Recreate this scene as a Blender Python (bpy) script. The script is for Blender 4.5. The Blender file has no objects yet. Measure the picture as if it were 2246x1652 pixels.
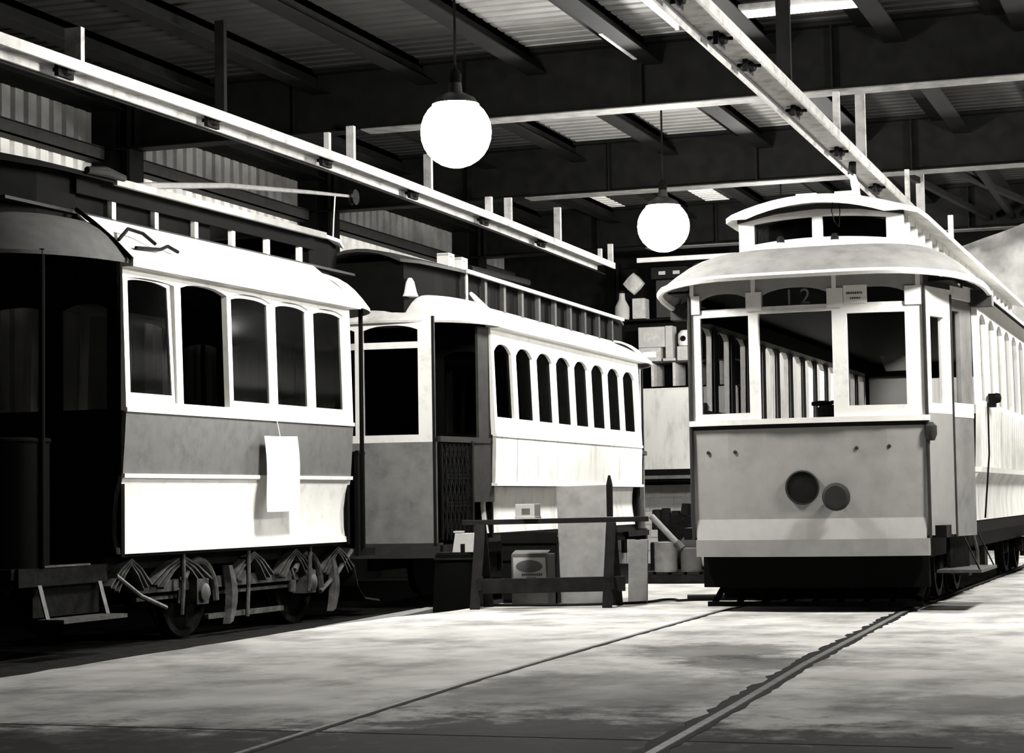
import bpy, math, random
from mathutils import Vector
random.seed(7)
R = math.radians
S = bpy.context.scene
COL = S.collection

# ------------------------------------------------------------------ camera
F_PX, W_PX, H_PX = 4400.0, 2246.0, 1652.0
YAW, ROLL, PITCH, CAM_H = R(19.5), 0.016, math.atan(274 / 4400.0), 0.95
fwd = Vector((-math.sin(YAW) * math.cos(PITCH), math.cos(YAW) * math.cos(PITCH), math.sin(PITCH)))
rgt = Vector((math.cos(YAW), math.sin(YAW), 0))
upv = rgt.cross(fwd)
r2 = math.cos(ROLL) * rgt - math.sin(ROLL) * upv
u2 = math.cos(ROLL) * upv + math.sin(ROLL) * rgt
from mathutils import Matrix
cd = bpy.data.cameras.new('camera')
cam = bpy.data.objects.new('camera', cd)
COL.objects.link(cam)
cd.sensor_fit = 'HORIZONTAL'
cd.sensor_width = 36.0
cd.lens = 36.0 * F_PX / W_PX
cd.clip_end = 200
m = Matrix.Identity(4)
for i in range(3):
    m[i][0], m[i][1], m[i][2] = r2[i], u2[i], -fwd[i]
m[2][3] = CAM_H
cam.matrix_world = m
S.camera = cam

# ------------------------------------------------------------------ world, exposure
w = bpy.data.worlds.new('night')
S.world = w
w.use_nodes = True
w.node_tree.nodes['Background'].inputs[0].default_value = (0.9, 0.9, 1.0, 1)
w.node_tree.nodes['Background'].inputs[1].default_value = 0.0
S.view_settings.view_transform = 'Standard'
S.view_settings.look = 'None'
S.view_settings.gamma = 1.0
S.view_settings.exposure = 0.0
S.cycles.diffuse_bounces = 2
S.cycles.max_bounces = 10
S.cycles.transparent_max_bounces = 24
LAMP_RADIANCE = 340.0
LAMP_R = 0.30  # globe swollen to the size of the bulb's glare
LAMP_SPOTS = [(-6.0, 15.63, 4.06), (-6.0, 22.26, 4.09), (-6.0, 28.9, 4.09),
              (-0.15, 15.6, 4.06), (-0.15, 22.3, 4.09), (-0.15, 28.9, 4.09)]

# ------------------------------------------------------------------ materials
def mat(name, col, rough=0.7, vary=0.12, scale=6.0, metal=0.0, bump=0.0, stain=None, spec=0.3, stretch=None):
    """procedural paint / metal / wood: base colour broken by noise, optional darker stains and bump"""
    mt = bpy.data.materials.new(name)
    mt.use_nodes = True
    nt = mt.node_tree
    b = nt.nodes['Principled BSDF']
    b.inputs['Roughness'].default_value = rough
    b.inputs['Metallic'].default_value = metal
    b.inputs['Specular IOR Level'].default_value = spec
    tc = nt.nodes.new('ShaderNodeTexCoord')
    mp = nt.nodes.new('ShaderNodeMapping')
    if stretch:
        mp.inputs['Scale'].default_value = stretch
    nt.links.new(tc.outputs['Object'], mp.inputs['Vector'])
    nz = nt.nodes.new('ShaderNodeTexNoise')
    nz.inputs['Scale'].default_value = scale
    nz.inputs['Detail'].default_value = 6
    nt.links.new(mp.outputs['Vector'], nz.inputs['Vector'])
    rp = nt.nodes.new('ShaderNodeValToRGB')
    rp.color_ramp.elements[0].position = 0.3
    rp.color_ramp.elements[1].position = 0.72
    if isinstance(col, (int, float)):
        col = (col, col * 0.985, col * 0.945)
    rp.color_ramp.elements[0].color = [max(0, c * (1 - vary)) for c in col] + [1]
    rp.color_ramp.elements[1].color = [min(1, c * (1 + vary)) for c in col] + [1]
    nt.links.new(nz.outputs['Fac'], rp.inputs['Fac'])
    out = rp.outputs['Color']
    if stain:
        amt, sc, lo, hi = stain
        n2 = nt.nodes.new('ShaderNodeTexNoise')
        n2.inputs['Scale'].default_value = sc
        n2.inputs['Detail'].default_value = 8
        n2.inputs['Roughness'].default_value = 0.65
        nt.links.new(mp.outputs['Vector'], n2.inputs['Vector'])
        r3 = nt.nodes.new('ShaderNodeValToRGB')
        r3.color_ramp.elements[0].position = lo
        r3.color_ramp.elements[1].position = hi
        r3.color_ramp.elements[0].color = (amt, amt, amt, 1)
        r3.color_ramp.elements[1].color = (1, 1, 1, 1)
        nt.links.new(n2.outputs['Fac'], r3.inputs['Fac'])
        mx = nt.nodes.new('ShaderNodeMix')
        mx.data_type = 'RGBA'
        mx.blend_type = 'MULTIPLY'
        mx.inputs[0].default_value = 1.0
        nt.links.new(out, mx.inputs[6])
        nt.links.new(r3.outputs['Color'], mx.inputs[7])
        out = mx.outputs[2]
    nt.links.new(out, b.inputs['Base Color'])
    if bump:
        bp = nt.nodes.new('ShaderNodeBump')
        bp.inputs['Strength'].default_value = bump
        bp.inputs['Distance'].default_value = 0.02
        nt.links.new(nz.outputs['Fac'], bp.inputs['Height'])
        nt.links.new(bp.outputs['Normal'], b.inputs['Normal'])
    return mt

def glass_mat(name, tint=0.75, gloss=0.10, streak=False):
    mt = bpy.data.materials.new(name)
    mt.use_nodes = True
    nt = mt.node_tree
    nt.nodes.remove(nt.nodes['Principled BSDF'])
    o = nt.nodes['Material Output']
    tr = nt.nodes.new('ShaderNodeBsdfTransparent')
    tr.inputs[0].default_value = (tint, tint, tint, 1)
    gl = nt.nodes.new('ShaderNodeBsdfGlossy')
    gl.inputs['Roughness'].default_value = 0.08
    mx = nt.nodes.new('ShaderNodeMixShader')
    mx.inputs[0].default_value = gloss
    nt.links.new(tr.outputs[0], mx.inputs[1])
    nt.links.new(gl.outputs[0], mx.inputs[2])
    if streak:                                    # rippled, dirty old glass
        tc = nt.nodes.new('ShaderNodeTexCoord')
        nz = nt.nodes.new('ShaderNodeTexNoise')
        nz.inputs['Scale'].default_value = 30
        nt.links.new(tc.outputs['Object'], nz.inputs['Vector'])
        bp = nt.nodes.new('ShaderNodeBump')
        bp.inputs['Strength'].default_value = 0.9
        nt.links.new(nz.outputs['Fac'], bp.inputs['Height'])
        nt.links.new(bp.outputs['Normal'], gl.inputs['Normal'])
        gl.inputs['Roughness'].default_value = 0.15
    nt.links.new(mx.outputs[0], o.inputs['Surface'])
    return mt

def emit_mat(name, col, strength):
    mt = bpy.data.materials.new(name)
    mt.use_nodes = True
    nt = mt.node_tree
    nt.nodes.remove(nt.nodes['Principled BSDF'])
    e = nt.nodes.new('ShaderNodeEmission')
    e.inputs[0].default_value = (*col, 1)
    e.inputs[1].default_value = strength
    nt.links.new(e.outputs[0], nt.nodes['Material Output'].inputs['Surface'])
    return mt

M = dict(
    black=mat('flat_black_paint', 0.003, 0.9, 0.2, 8, spec=0.05),  # plain flat black
    ahood=mat('dark_hood_canvas', 0.06, 0.85, 0.2, 8),  # darker than the canvas of the far hood
    concrete=mat('concrete_floor', 0.46, 0.85, 0.22, 2.2, bump=0.15, stain=(0.5, 1.3, 0.36, 0.54), stretch=(1.0, 0.8, 1), spec=0.04),
    bed=mat('oily_track_bed', 0.012, 0.95, 0.5, 9, bump=0.8, spec=0.04),
    steel=mat('worn_rail_steel', 0.13, 0.6, 0.4, 20, spec=0.05),
    groove=mat('rail_groove_dirt', 0.012, 0.95, 0.5, 14, spec=0.04),
    white=mat('cream_white_paint', 0.80, 0.55, 0.05, 5, stain=(0.82, 7, 0.30, 0.45)),
    white_bare=mat('cream_primer_boards', 0.62, 0.7, 0.08, 5, stain=(0.75, 5, 0.32, 0.5), stretch=(1, 1, 0.3)),
    canvas=mat('pale_roof_canvas', 0.62, 0.85, 0.12, 8, stain=(0.7, 3, 0.3, 0.5)),
    grey=mat('waist_grey_paint', 0.105, 0.6, 0.10, 10, stain=(0.8, 5, 0.3, 0.48)),
    dash=mat('dash_grey_paint', 0.31, 0.5, 0.06, 9, stain=(0.85, 3, 0.3, 0.5)),
    corner=mat('corner_panel_grey_paint', 0.27, 0.5, 0.06, 9),
    hood=mat('hood_grey_canvas', 0.19, 0.8, 0.15, 6, stain=(0.8, 3, 0.3, 0.5)),
    dash_lo=mat('apron_light_grey', 0.39, 0.5, 0.06, 9),  # a little lighter than the dash
    dgrey=mat('dark_grey_paint', 0.035, 0.6, 0.15, 9, spec=0.04),
    maroon=mat('dark_maroon_paint', 0.007, 0.6, 0.2, 8, spec=0.15),
    dark=mat('sooty_black_iron', 0.006, 0.6, 0.4, 14, bump=0.3, spec=0.04),
    iron=mat('greasy_worn_iron', 0.055, 0.5, 0.6, 12, bump=0.4, spec=0.4),
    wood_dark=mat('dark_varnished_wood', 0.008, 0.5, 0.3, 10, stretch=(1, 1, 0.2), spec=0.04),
    wood_mid=mat('brown_varnished_slats', 0.12, 0.5, 0.3, 10, stretch=(6, 6, 0.4)),
    wood_black=mat('creosoted_timber', 0.016, 0.8, 0.3, 10, spec=0.04),
    wood_pale=mat('pale_raw_board', 0.2, 0.8, 0.15, 10, stain=(0.75, 4, 0.3, 0.5)),
    trough=mat('whitewashed_trough_boards', 0.38, 0.8, 0.12, 8, stain=(0.6, 4, 0.32, 0.5)),
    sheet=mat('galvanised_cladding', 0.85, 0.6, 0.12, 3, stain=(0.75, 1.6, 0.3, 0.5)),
    sheet_shaded=mat('trough_shadow_cladding', 0.20, 0.7, 0.2, 3, stain=(0.6, 1.6, 0.3, 0.5)),
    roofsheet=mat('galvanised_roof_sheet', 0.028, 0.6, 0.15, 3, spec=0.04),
    pale_sheet=mat('pale_roof_sheet', 0.17, 0.7, 0.15, 3),
    pale_sheet_far=mat('far_pale_roof_sheet', 0.75, 0.7, 0.1, 3),
    girder=mat('dark_painted_girder', 0.005, 0.7, 0.3, 6, spec=0.04),
    flange=mat('pale_girder_flange', 0.13, 0.7, 0.3, 6, spec=0.04),
    card=mat('brown_cardboard', 0.10, 0.9, 0.12, 8),
    card_pale=mat('pale_cardboard', 0.42, 0.9, 0.1, 8),
    paper=mat('white_paper', 0.86, 0.9, 0.02, 6),
    ink=mat('grey_print', 0.06, 0.9, 0.1, 6),
    block=mat('painted_concrete_block', 0.55, 0.85, 0.08, 10),
    mortar=mat('raised_pale_mortar', 0.75, 0.9, 0.05, 10),
    tarp=mat('white_tarpaulin', 0.22, 0.8, 0.3, 2.5, bump=0.4, stain=(0.55, 1.5, 0.35, 0.6)),
    cloth=mat('dirty_sackcloth', 0.45, 0.95, 0.2, 14, bump=0.4),
    rubber=mat('black_rubber', 0.012, 0.6, 0.2, 10, spec=0.04),
    glass=glass_mat('window_glass', 0.55, 0.012),
    glass_clear=glass_mat('clean_window_glass', 0.9, 0.01),
    glass_dark=glass_mat('dark_window_glass', 0.25, 0.01),  # strong tint dims the view through it
    glass_rip=glass_mat('rippled_clerestory_glass', 0.35, 0.05, True),
    numeral=mat('faded_grey_numerals', 0.16, 0.8, 0.2, 20),
    enamel=mat('enamelled_shade', 0.03, 0.4, 0.05, 6),
    bulb=emit_mat('lit_lamp_globe', (1.0, 0.985, 0.94), LAMP_RADIANCE),
    tube=emit_mat('lit_fluorescent_tube', (1.0, 0.99, 0.96), 12.0),
)

# ------------------------------------------------------------------ mesh builder
class MB:
    def __init__(self):
        self.v, self.f = [], []
    def add(self, vs, fs):
        o = len(self.v)
        self.v += [tuple(p) for p in vs]
        self.f += [tuple(i + o for i in f) for f in fs]
        return self
    def hex(self, p):
        return self.add(p, [(0, 3, 2, 1), (4, 5, 6, 7), (0, 1, 5, 4), (1, 2, 6, 5), (2, 3, 7, 6), (3, 0, 4, 7)])
    def box(self, x0, x1, y0, y1, z0, z1):
        return self.hex([(x0, y0, z0), (x1, y0, z0), (x1, y1, z0), (x0, y1, z0), (x0, y0, z1), (x1, y0, z1), (x1, y1, z1), (x0, y1, z1)])
    def bar(self, a, b, w, h, up=(0, 0, 1)):
        a, b = Vector(a), Vector(b)
        d = (b - a).normalized()
        u = Vector(up)
        if abs(d.dot(u)) > 0.95:
            u = Vector((1, 0, 0))
        s = d.cross(u).normalized()
        u = s.cross(d)
        s, u = s * w / 2, u * h / 2
        return self.hex([a - s - u, a + s - u, a + s + u, a - s + u, b - s - u, b + s - u, b + s + u, b - s + u])
    def tube(self, pts, r, n=8, cap=True):
        pts = [Vector(p) for p in pts]
        rings = []
        for i, p in enumerate(pts):
            d = (pts[min(i + 1, len(pts) - 1)] - pts[max(i - 1, 0)]).normalized()
            u = Vector((0, 0, 1)) if abs(d.z) < 0.9 else Vector((0, 1, 0))
            s = d.cross(u).normalized()
            u = s.cross(d)
            rr = r[i] if isinstance(r, (list, tuple)) else r
            rings.append([p + (s * math.cos(t) + u * math.sin(t)) * rr for t in [2 * math.pi * k / n for k in range(n)]])
        return self.loft(rings, True, cap)
    def loft(self, rings, closed=True, cap=False):
        n = len(rings[0])
        vs = [p for r in rings for p in r]
        fs = []
        for i in range(len(rings) - 1):
            for k in range(n if closed else n - 1):
                k2 = (k + 1) % n
                fs.append((i * n + k, i * n + k2, (i + 1) * n + k2, (i + 1) * n + k))
        if cap:
            fs.append(tuple(range(n))[::-1])
            fs.append(tuple((len(rings) - 1) * n + k for k in range(n)))
        return self.add(vs, fs)
    def shell(self, rings, t):
        """open sheet through rings, thickened downwards by t"""
        n = len(rings[0])
        top = [[Vector(p) for p in r] for r in rings]
        bot = [[p - Vector((0, 0, t)) for p in r] for r in top]
        return self.loft([a + b[::-1] for a, b in zip(top, bot)], True, True)
    def lathe(self, c, prof, axis='z', n=20):
        rings = []
        for r, h in prof:
            ring = []
            for k in range(n):
                a = 2 * math.pi * k / n
                p, q = r * math.cos(a), r * math.sin(a)
                o = {'z': (p, q, h), 'x': (h, p, q), 'y': (p, h, q)}[axis]
                ring.append((c[0] + o[0], c[1] + o[1], c[2] + o[2]))
            rings.append(ring)
        return self.loft(rings, True, True)
    def panel(self, u0, u1, v0, v1, wins, mapf, t, n=8):
        """wall strip with arched openings; wins = (a, b, sill, crown, rise)"""
        cols, u = [], u0
        for a, b, c, d, rise in sorted(wins):
            if a > u:
                cols.append((u, a, None, None, None))
            for k in range(n):
                ua, ub = a + (b - a) * k / n, a + (b - a) * (k + 1) / n
                top = lambda q: d - rise * (abs((q - (a + b) / 2) / ((b - a) / 2)) ** 2.6)
                cols.append((ua, ub, c, top(ua), top(ub)))
            u = b
        if u < u1:
            cols.append((u, u1, None, None, None))
        for ua, ub, c, ta, tb in cols:
            segs = [(v0, v0, v1, v1)] if c is None else [(v0, v0, c, c), (ta, tb, v1, v1)]
            for la, lb, ha, hb in segs:
                if ha - la < 1e-4 and hb - lb < 1e-4:
                    continue
                k = max(1, int((ub - ua) / 0.3))
                for q in range(k):
                    f0, f1 = q / k, (q + 1) / k
                    a_, b_ = ua + (ub - ua) * f0, ua + (ub - ua) * f1
                    l0, l1 = la + (lb - la) * f0, la + (lb - la) * f1
                    h0, h1 = ha + (hb - ha) * f0, ha + (hb - ha) * f1
                    self.hex([mapf(a_, l0, 0), mapf(b_, l1, 0), mapf(b_, l1, t), mapf(a_, l0, t),
                              mapf(a_, h0, 0), mapf(b_, h1, 0), mapf(b_, h1, t), mapf(a_, h0, t)])
        return self
    def build(self, name, material, parent=None, smooth=False, dz=0.0, bevel=0.0):
        me = bpy.data.meshes.new(name)
        me.from_pydata(self.v, [], self.f)
        me.validate()
        o = bpy.data.objects.new(name, me)
        COL.objects.link(o)
        import bmesh
        bm = bmesh.new()
        bm.from_mesh(me)
        bmesh.ops.recalc_face_normals(bm, faces=bm.faces)
        bm.to_mesh(me)
        bm.free()
        me.materials.append(material)
        if smooth:
            for p in me.polygons:
                p.use_smooth = True
            try:
                me.set_sharp_from_angle(angle=R(38))
            except Exception:
                pass
        if bevel:
            bv = o.modifiers.new('bevel', 'BEVEL')
            bv.width = bevel
            bv.segments = 2
        if parent is not None:
            o.parent = parent
            o.location.z = dz
        return o

def tag(o, label=None, cat=None, group=None, kind=None):
    if label: o['label'] = label
    if cat: o['category'] = cat
    if group: o['group'] = group
    if kind: o['kind'] = kind
    return o
def thing(name, loc, label, cat, rz=0.0, group=None):
    o = bpy.data.objects.new(name, None)
    o.empty_display_size = 0.2
    o.location = loc
    o.rotation_euler = (0, 0, rz)
    COL.objects.link(o)
    return tag(o, label, cat, group)
def struct(mb, name, material, label=None, parent=None, smooth=False):
    o = mb.build(name, material, parent, smooth)
    if parent is None:
        tag(o, label, None, None, 'structure')
    return o
def copy_tree(o, parent=None):
    c = o.copy()
    COL.objects.link(c)
    if parent is not None:
        c.parent = parent
    for ch in list(o.children):
        copy_tree(ch, c)
    return c

# ------------------------------------------------------------------ the shed
BED = -0.20
edge = [(-6.55, 5.0), (-6.57, 9.8), (-6.62, 12.0), (-6.66, 14.6), (-6.58, 15.6), (-6.42, 16.4), (-6.42, 20.0), (-6.45, 36.0)]
mb = MB()
ex = []
for (xa, ya), (xb, yb) in zip(edge, edge[1:]):
    k = max(1, int((yb - ya) / 0.25))
    for q in range(k):
        f = q / k
        ex.append((xa + (xb - xa) * f + random.uniform(-.018, .018), ya + (yb - ya) * f))
ex.append(edge[-1])
mb.loft([[(x, y, 0), (6.0, y, 0), (6.0, y, -0.4), (x, y, -0.4)] for x, y in ex], True, True)
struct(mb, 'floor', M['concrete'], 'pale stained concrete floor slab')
def oil_and_falloff_blobs(mt, blobs):
    """ragged blobs: oil spills, plus light fall-off painted dark in the foreground"""
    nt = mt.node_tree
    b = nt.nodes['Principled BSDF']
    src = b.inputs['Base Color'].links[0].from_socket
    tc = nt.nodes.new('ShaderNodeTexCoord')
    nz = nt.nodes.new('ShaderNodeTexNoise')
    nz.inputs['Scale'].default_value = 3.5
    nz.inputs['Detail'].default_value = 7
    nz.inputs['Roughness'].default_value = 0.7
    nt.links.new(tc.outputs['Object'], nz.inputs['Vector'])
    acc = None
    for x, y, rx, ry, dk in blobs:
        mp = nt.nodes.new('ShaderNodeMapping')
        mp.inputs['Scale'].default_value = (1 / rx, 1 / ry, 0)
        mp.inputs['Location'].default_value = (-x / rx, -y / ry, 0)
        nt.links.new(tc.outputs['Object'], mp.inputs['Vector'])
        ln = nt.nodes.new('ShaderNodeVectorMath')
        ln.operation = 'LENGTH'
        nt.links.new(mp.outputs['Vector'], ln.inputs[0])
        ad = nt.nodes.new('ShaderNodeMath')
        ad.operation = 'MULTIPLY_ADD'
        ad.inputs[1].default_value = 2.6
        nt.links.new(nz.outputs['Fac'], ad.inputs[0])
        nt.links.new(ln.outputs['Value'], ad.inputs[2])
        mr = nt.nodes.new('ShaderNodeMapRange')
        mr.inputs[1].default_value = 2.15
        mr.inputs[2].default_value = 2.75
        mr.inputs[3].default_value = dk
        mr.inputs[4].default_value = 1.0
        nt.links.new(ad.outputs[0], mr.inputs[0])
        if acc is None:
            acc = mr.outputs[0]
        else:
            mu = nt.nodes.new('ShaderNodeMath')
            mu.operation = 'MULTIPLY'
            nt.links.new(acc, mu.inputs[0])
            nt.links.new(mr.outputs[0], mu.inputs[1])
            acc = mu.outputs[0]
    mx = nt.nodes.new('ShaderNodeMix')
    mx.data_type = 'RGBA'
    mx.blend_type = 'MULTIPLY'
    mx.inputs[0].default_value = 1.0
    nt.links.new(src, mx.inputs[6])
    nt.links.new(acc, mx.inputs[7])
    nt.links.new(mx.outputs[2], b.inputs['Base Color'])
oil_and_falloff_blobs(M['concrete'], [(-2.75, 7.4, 0.9, 1.1, 0.06), (-1.0, 7.2, 1.3, 1.0, 0.08), (-4.4, 6.9, 1.4, 0.75, 0.2), (-2.0, 6.6, 3.5, 1.0, 0.12), (-3.05, 12.3, 0.45, 0.6, 0.4), (-2.55, 11.4, 0.4, 0.5, 0.35), (-3.0, 9.6, 0.7, 0.9, 0.55), (-0.6, 9.3, 0.9, 0.5, 0.45)])  # nearest blobs also paint in the foreground light fall-off
struct(MB().box(-6.5, -1.0, 7.70, 7.715, -0.01, 0.0015), 'trim_floor_joint', M['groove'], 'dark joint across the floor slab')
struct(MB().box(-12.6, -6.3, 5.0, 36, -0.5, BED), 'floor_track_bed', M['bed'], 'dark oily track bed below the floor edge')

def ribbed(y0, y1, z0, z1, x, pitch, depth, axis='y'):
    pts, y = [], y0
    while y < y1:
        for f, d in ((0, 0), (0.62, 0), (0.70, depth), (0.92, depth)):
            yy = y + f * pitch
            if yy <= y1:
                pts.append((yy, d))
        y += pitch
    return pts
mb = MB()
prof = ribbed(8.0, 36.0, 0, 0, 0, 0.26, 0.05)
mb.loft([[(-12.5 - d, y, BED), (-12.5 - d, y, 6.0), (-12.62, y, 6.0), (-12.62, y, BED)] for y, d in prof], True, True)
struct(mb, 'wall_left', M['sheet'], 'vertically ribbed metal cladding of the left wall')
mb = MB().box(-12.56, -12.46, 8.0, 34.9, BED, 1.62)  # added dark sheet, paints shade along the wall foot
struct(mb, 'wall_left_foot_shade', M['girder'], 'dark sheet added to shade the foot of the left wall')
mb = MB()  # darker sheet paints the trough's shadow on the wall
mb.loft([[(-12.49 - d, y, 5.1), (-12.49 - d, y, 6.0), (-12.497 - d, y, 6.0), (-12.497 - d, y, 5.1)] for y, d in prof], True, True)
struct(mb, 'wall_left_upper_shade', M['sheet_shaded'], 'ribbed cladding above the left wall girt, darkened to paint the trough shadow')
# back wall: painted block
mb = MB().box(-12.6, 6.0, 35.0, 35.2, BED, 6.0)
struct(mb, 'wall_back', M['girder'], 'dark upper wall at the far end')
mb = MB()
for j in range(6):
    for i in range(36):
        x = -12.0 + i * 0.45 + (0.22 if j % 2 else 0)
        mb.box(x, x + 0.435, 34.85, 35.0, BED + j * 0.235, BED + j * 0.235 + 0.222)
mb.box(-12, 4.2, 34.87, 35.0, BED, 1.2)
struct(mb, 'wall_back_blockwork', M['block'], 'low pale blockwork at the foot of the far wall')
mb = MB().box(6.0, 6.2, 3.0, 35.2, -0.1, 6.0)
struct(mb, 'wall_right', M['girder'], 'dark right wall')
# roof sheets: ribs run across the shed
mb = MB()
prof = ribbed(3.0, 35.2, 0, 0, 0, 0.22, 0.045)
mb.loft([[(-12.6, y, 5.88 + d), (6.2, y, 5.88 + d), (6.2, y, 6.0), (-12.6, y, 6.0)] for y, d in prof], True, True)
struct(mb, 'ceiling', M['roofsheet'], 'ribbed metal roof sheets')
# purlins along the shed
for i in range(14):
    x = -12.25 + i * 1.30
    mb = MB().box(x, x + 0.06, 3, 35, 5.62, 5.875).box(x, x + 0.22, 3, 35, 5.61, 5.625).box(x - 0.28, x + 0.06, 3, 35, 5.80, 5.876)
    struct(mb, 'trim_purlin', M['girder'], 'dark roof purlin running the length of the shed')
# thin paler sheets just below the roof sheets
for (x0, x1, y0, y1, m_) in ((-6.99, -5.72, 15.5, 20.4, 'pale_sheet'), (-5.69, -4.42, 15.5, 20.4, 'pale_sheet'), (-8.25, -7.05, 21.0, 26.1, 'pale_sheet'), (-6.95, -4.5, 21.0, 26.1, 'pale_sheet'),
                             (-9.75, -9.35, 29.6, 32.3, 'pale_sheet_far'), (-7.95, -7.55, 30.6, 32.3, 'pale_sheet_far')):
    mb = MB()
    mb.loft([[(x0, y, 5.872 + d), (x1, y, 5.872 + d), (x1, y, 5.878 + d), (x0, y, 5.878 + d)] for y, d in ribbed(y0, y1, 0, 0, 0, 0.22, 0.045)], True, True)
    struct(mb, 'ceiling_pale_sheet', M[m_], 'paler ribbed sheet in the roof')
# girders across, each with stiffeners; columns on the left wall
for i, gy in enumerate((20.6, 26.2, 32.35)):
    mb = MB().box(-12.4, 6.0, gy, gy + 0.02, 5.17, 5.86)
    for k in range(9):
        mb.box(-11.9 + k * 2.05, -11.88 + k * 2.05, gy - 0.12, gy, 5.17, 5.86)
    mb.box(-12.4, 6.0, gy - 0.13, gy + 0.15, 5.83, 5.87)
    g = struct(mb, 'trim_girder', M['girder'], 'deep dark roof girder, %s from the front' % ('nearest', 'second', 'third')[i])
    MB().box(-12.4, 6.0, gy - 0.12, gy + 0.14, 5.15, 5.172).build('bottom_flange', M['girder'], g)
    MB().box(-9.0, 6.0, gy - 0.14, gy + 0.16, 5.138, 5.15).build('lit_flange_plate', M['flange'], g)  # pale plate paints the lit stretch of the flange
    struct(MB().box(-12.45, -12.2, gy - 0.12, gy + 0.2, BED, 5.86).box(-12.2, -11.98, gy + .02, gy + 0.06, BED, 5.86).box(-12.0, -11.96, gy - 0.12, gy + 0.2, BED, 5.86),
           'trim_column', M['girder'], 'dark steel column against the left wall')
# girts on the left wall
for z in (5.02, 3.3, 1.6):
    struct(MB().box(-12.5, -12.3, 8, 35, z, z + 0.02).box(-12.32, -12.30, 8, 35, z, z + 0.16).box(-12.5, -12.3, 8, 35, z + .15, z + 0.17), 'trim_girt', M['dgrey'], 'horizontal girt on the left wall')
struct(MB().box(-12.5, -12.25, 8, 35, 5.62, 5.88), 'trim_eaves_beam', M['girder'], 'dark eaves beam on the left wall')
# braces between the girders on the right
for (xa, ya, za, xb, yb, zb) in ((-3.9, 26.3, 5.2, -3.35, 32.2, 5.3), (-2.9, 26.3, 5.2, -3.0, 32.2, 5.3), (-3.3, 26.3, 5.2, -2.35, 32.2, 5.3)):
    struct(MB().bar((xa, ya, za), (xb, yb, zb), 0.08, 0.08), 'trim_brace', M['girder'], 'dark diagonal roof brace')

# ------------------------------------------------------------------ pendant lamps
def make_lamp(loc, label):
    t = thing('pendant_lamp', (loc[0], loc[1], loc[2] - LAMP_R), label, 'lamp', group='globe lamps hung over the aisles')
    zc = LAMP_R
    MB().lathe((0, 0, zc), [(LAMP_R * math.sin(math.pi * k / 14), -LAMP_R * math.cos(math.pi * k / 14)) for k in range(0, 15)], n=24).build('globe', M['bulb'], t, True)
    MB().lathe((0, 0, zc), [(0.20, 0.235), (0.16, 0.29), (0.06, 0.34), (0.05, 0.42), (0.045, 0.42), (0.05, 0.325), (0.155, 0.275), (0.19, 0.232)], n=28).build('shade', M['enamel'], t, True)
    MB().lathe((0, 0, zc), [(0.05, 0.33), (0.05, 0.50), (0.02, 0.54)], n=12).build('lamp_holder', M['dark'], t, True)
    MB().tube([(0, 0, zc + 0.52), (0, 0, 5.86 - loc[2] + LAMP_R)], 0.012, 6).build('cord', M['dark'], t)
    return t
LAMP_LABELS = ['blazing globe lamp hung over the left aisle, nearest and largest of the lamps in view',
               'blazing globe lamp just left of the grey streetcar roof, smaller of the two in view',
               'globe lamp over the left aisle hidden behind the grey streetcar roof',
               'globe lamp over the right aisle beside the front of the grey streetcar',
               'globe lamp over the right aisle beside the middle of the grey streetcar',
               'globe lamp over the right aisle near the white tarpaulin']
for p, l in zip(LAMP_SPOTS, LAMP_LABELS):
    make_lamp(p, l)

# ------------------------------------------------------------------ trolley wire troughs
def trough(name_label, path, hangers, group, ears):
    t = thing('trolley_wire_trough', (path[0][0], path[0][1], 4.7), name_label, 'trough', group=group)
    ox, oy = path[0]
    P = [(x - ox, y - oy) for x, y in path]
    wd = 0.30
    for nm, xa, xb, za, zb in (('side_board', 0, 0.025, -0.095, 0.0), ('side_board', -wd, -wd + 0.025, -0.095, 0.0), ('top_board', -wd + .025, 0, -0.022, 0.0)):
        mb = MB()
        mb.loft([[(x + xa, y, za), (x + xb, y, za), (x + xb, y, zb), (x + xa, y, zb)] for x, y in P], True, True)
        mb.build(nm, M['trough'], t)
    MB().tube([(x - wd / 2, y, -0.17) for x, y in P], 0.012, 6).build('trolley_wire', M['dark'], t)
    def xat(y):
        for (xa, ya), (xb, yb) in zip(P, P[1:]):
            if ya <= y <= yb:
                return xa + (xb - xa) * (y - ya) / (yb - ya)
        return P[-1][0]
    for (y, top, wdt, pale) in hangers:
        yy = y - oy
        x = xat(yy)
        MB().box(x - wdt, x - 0.002, yy - 0.03, yy + 0.03, 0.0, top - 4.7).build('hanger', M['trough'] if pale else M['girder'], t)
    for y in ears:
        yy = y - oy
        x = xat(yy) - wd / 2
        MB().box(x - 0.02, x + 0.02, yy - 0.12, yy + 0.12, -0.13, -0.02).lathe((x, yy, -0.07), [(0.02, -0.05), (0.07, -0.03), (0.08, 0.01), (0.03, 0.05)], n=10).bar((x - 0.08, yy - 0.05, -0.06), (x + 0.09, yy + 0.08, -0.05), 0.03, 0.03).build('insulator', M['dark'], t)
    return t
trough('pale wooden trolley wire trough hung above the two left streetcars',
       [(-9.02, 9.0), (-8.97, 13.4), (-8.88, 17.0), (-8.84, 19.6), (-8.88, 24.9), (-9.02, 30.4)],
       [(14.55, 5.0, 0.16, True), (17.0, 5.6, 0.10, False), (19.3, 4.90, 0.06, True), (19.94, 5.08, 0.09, True), (22.26, 5.14, 0.10, True), (24.4, 4.92, 0.09, True), (25.2, 5.02, 0.10, True), (27.5, 5.2, 0.10, True), (29.7, 4.85, 0.06, True), (30.36, 5.0, 0.08, True)],
       None, [12, 14.5, 17, 19.5, 22, 24.5, 27])
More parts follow.
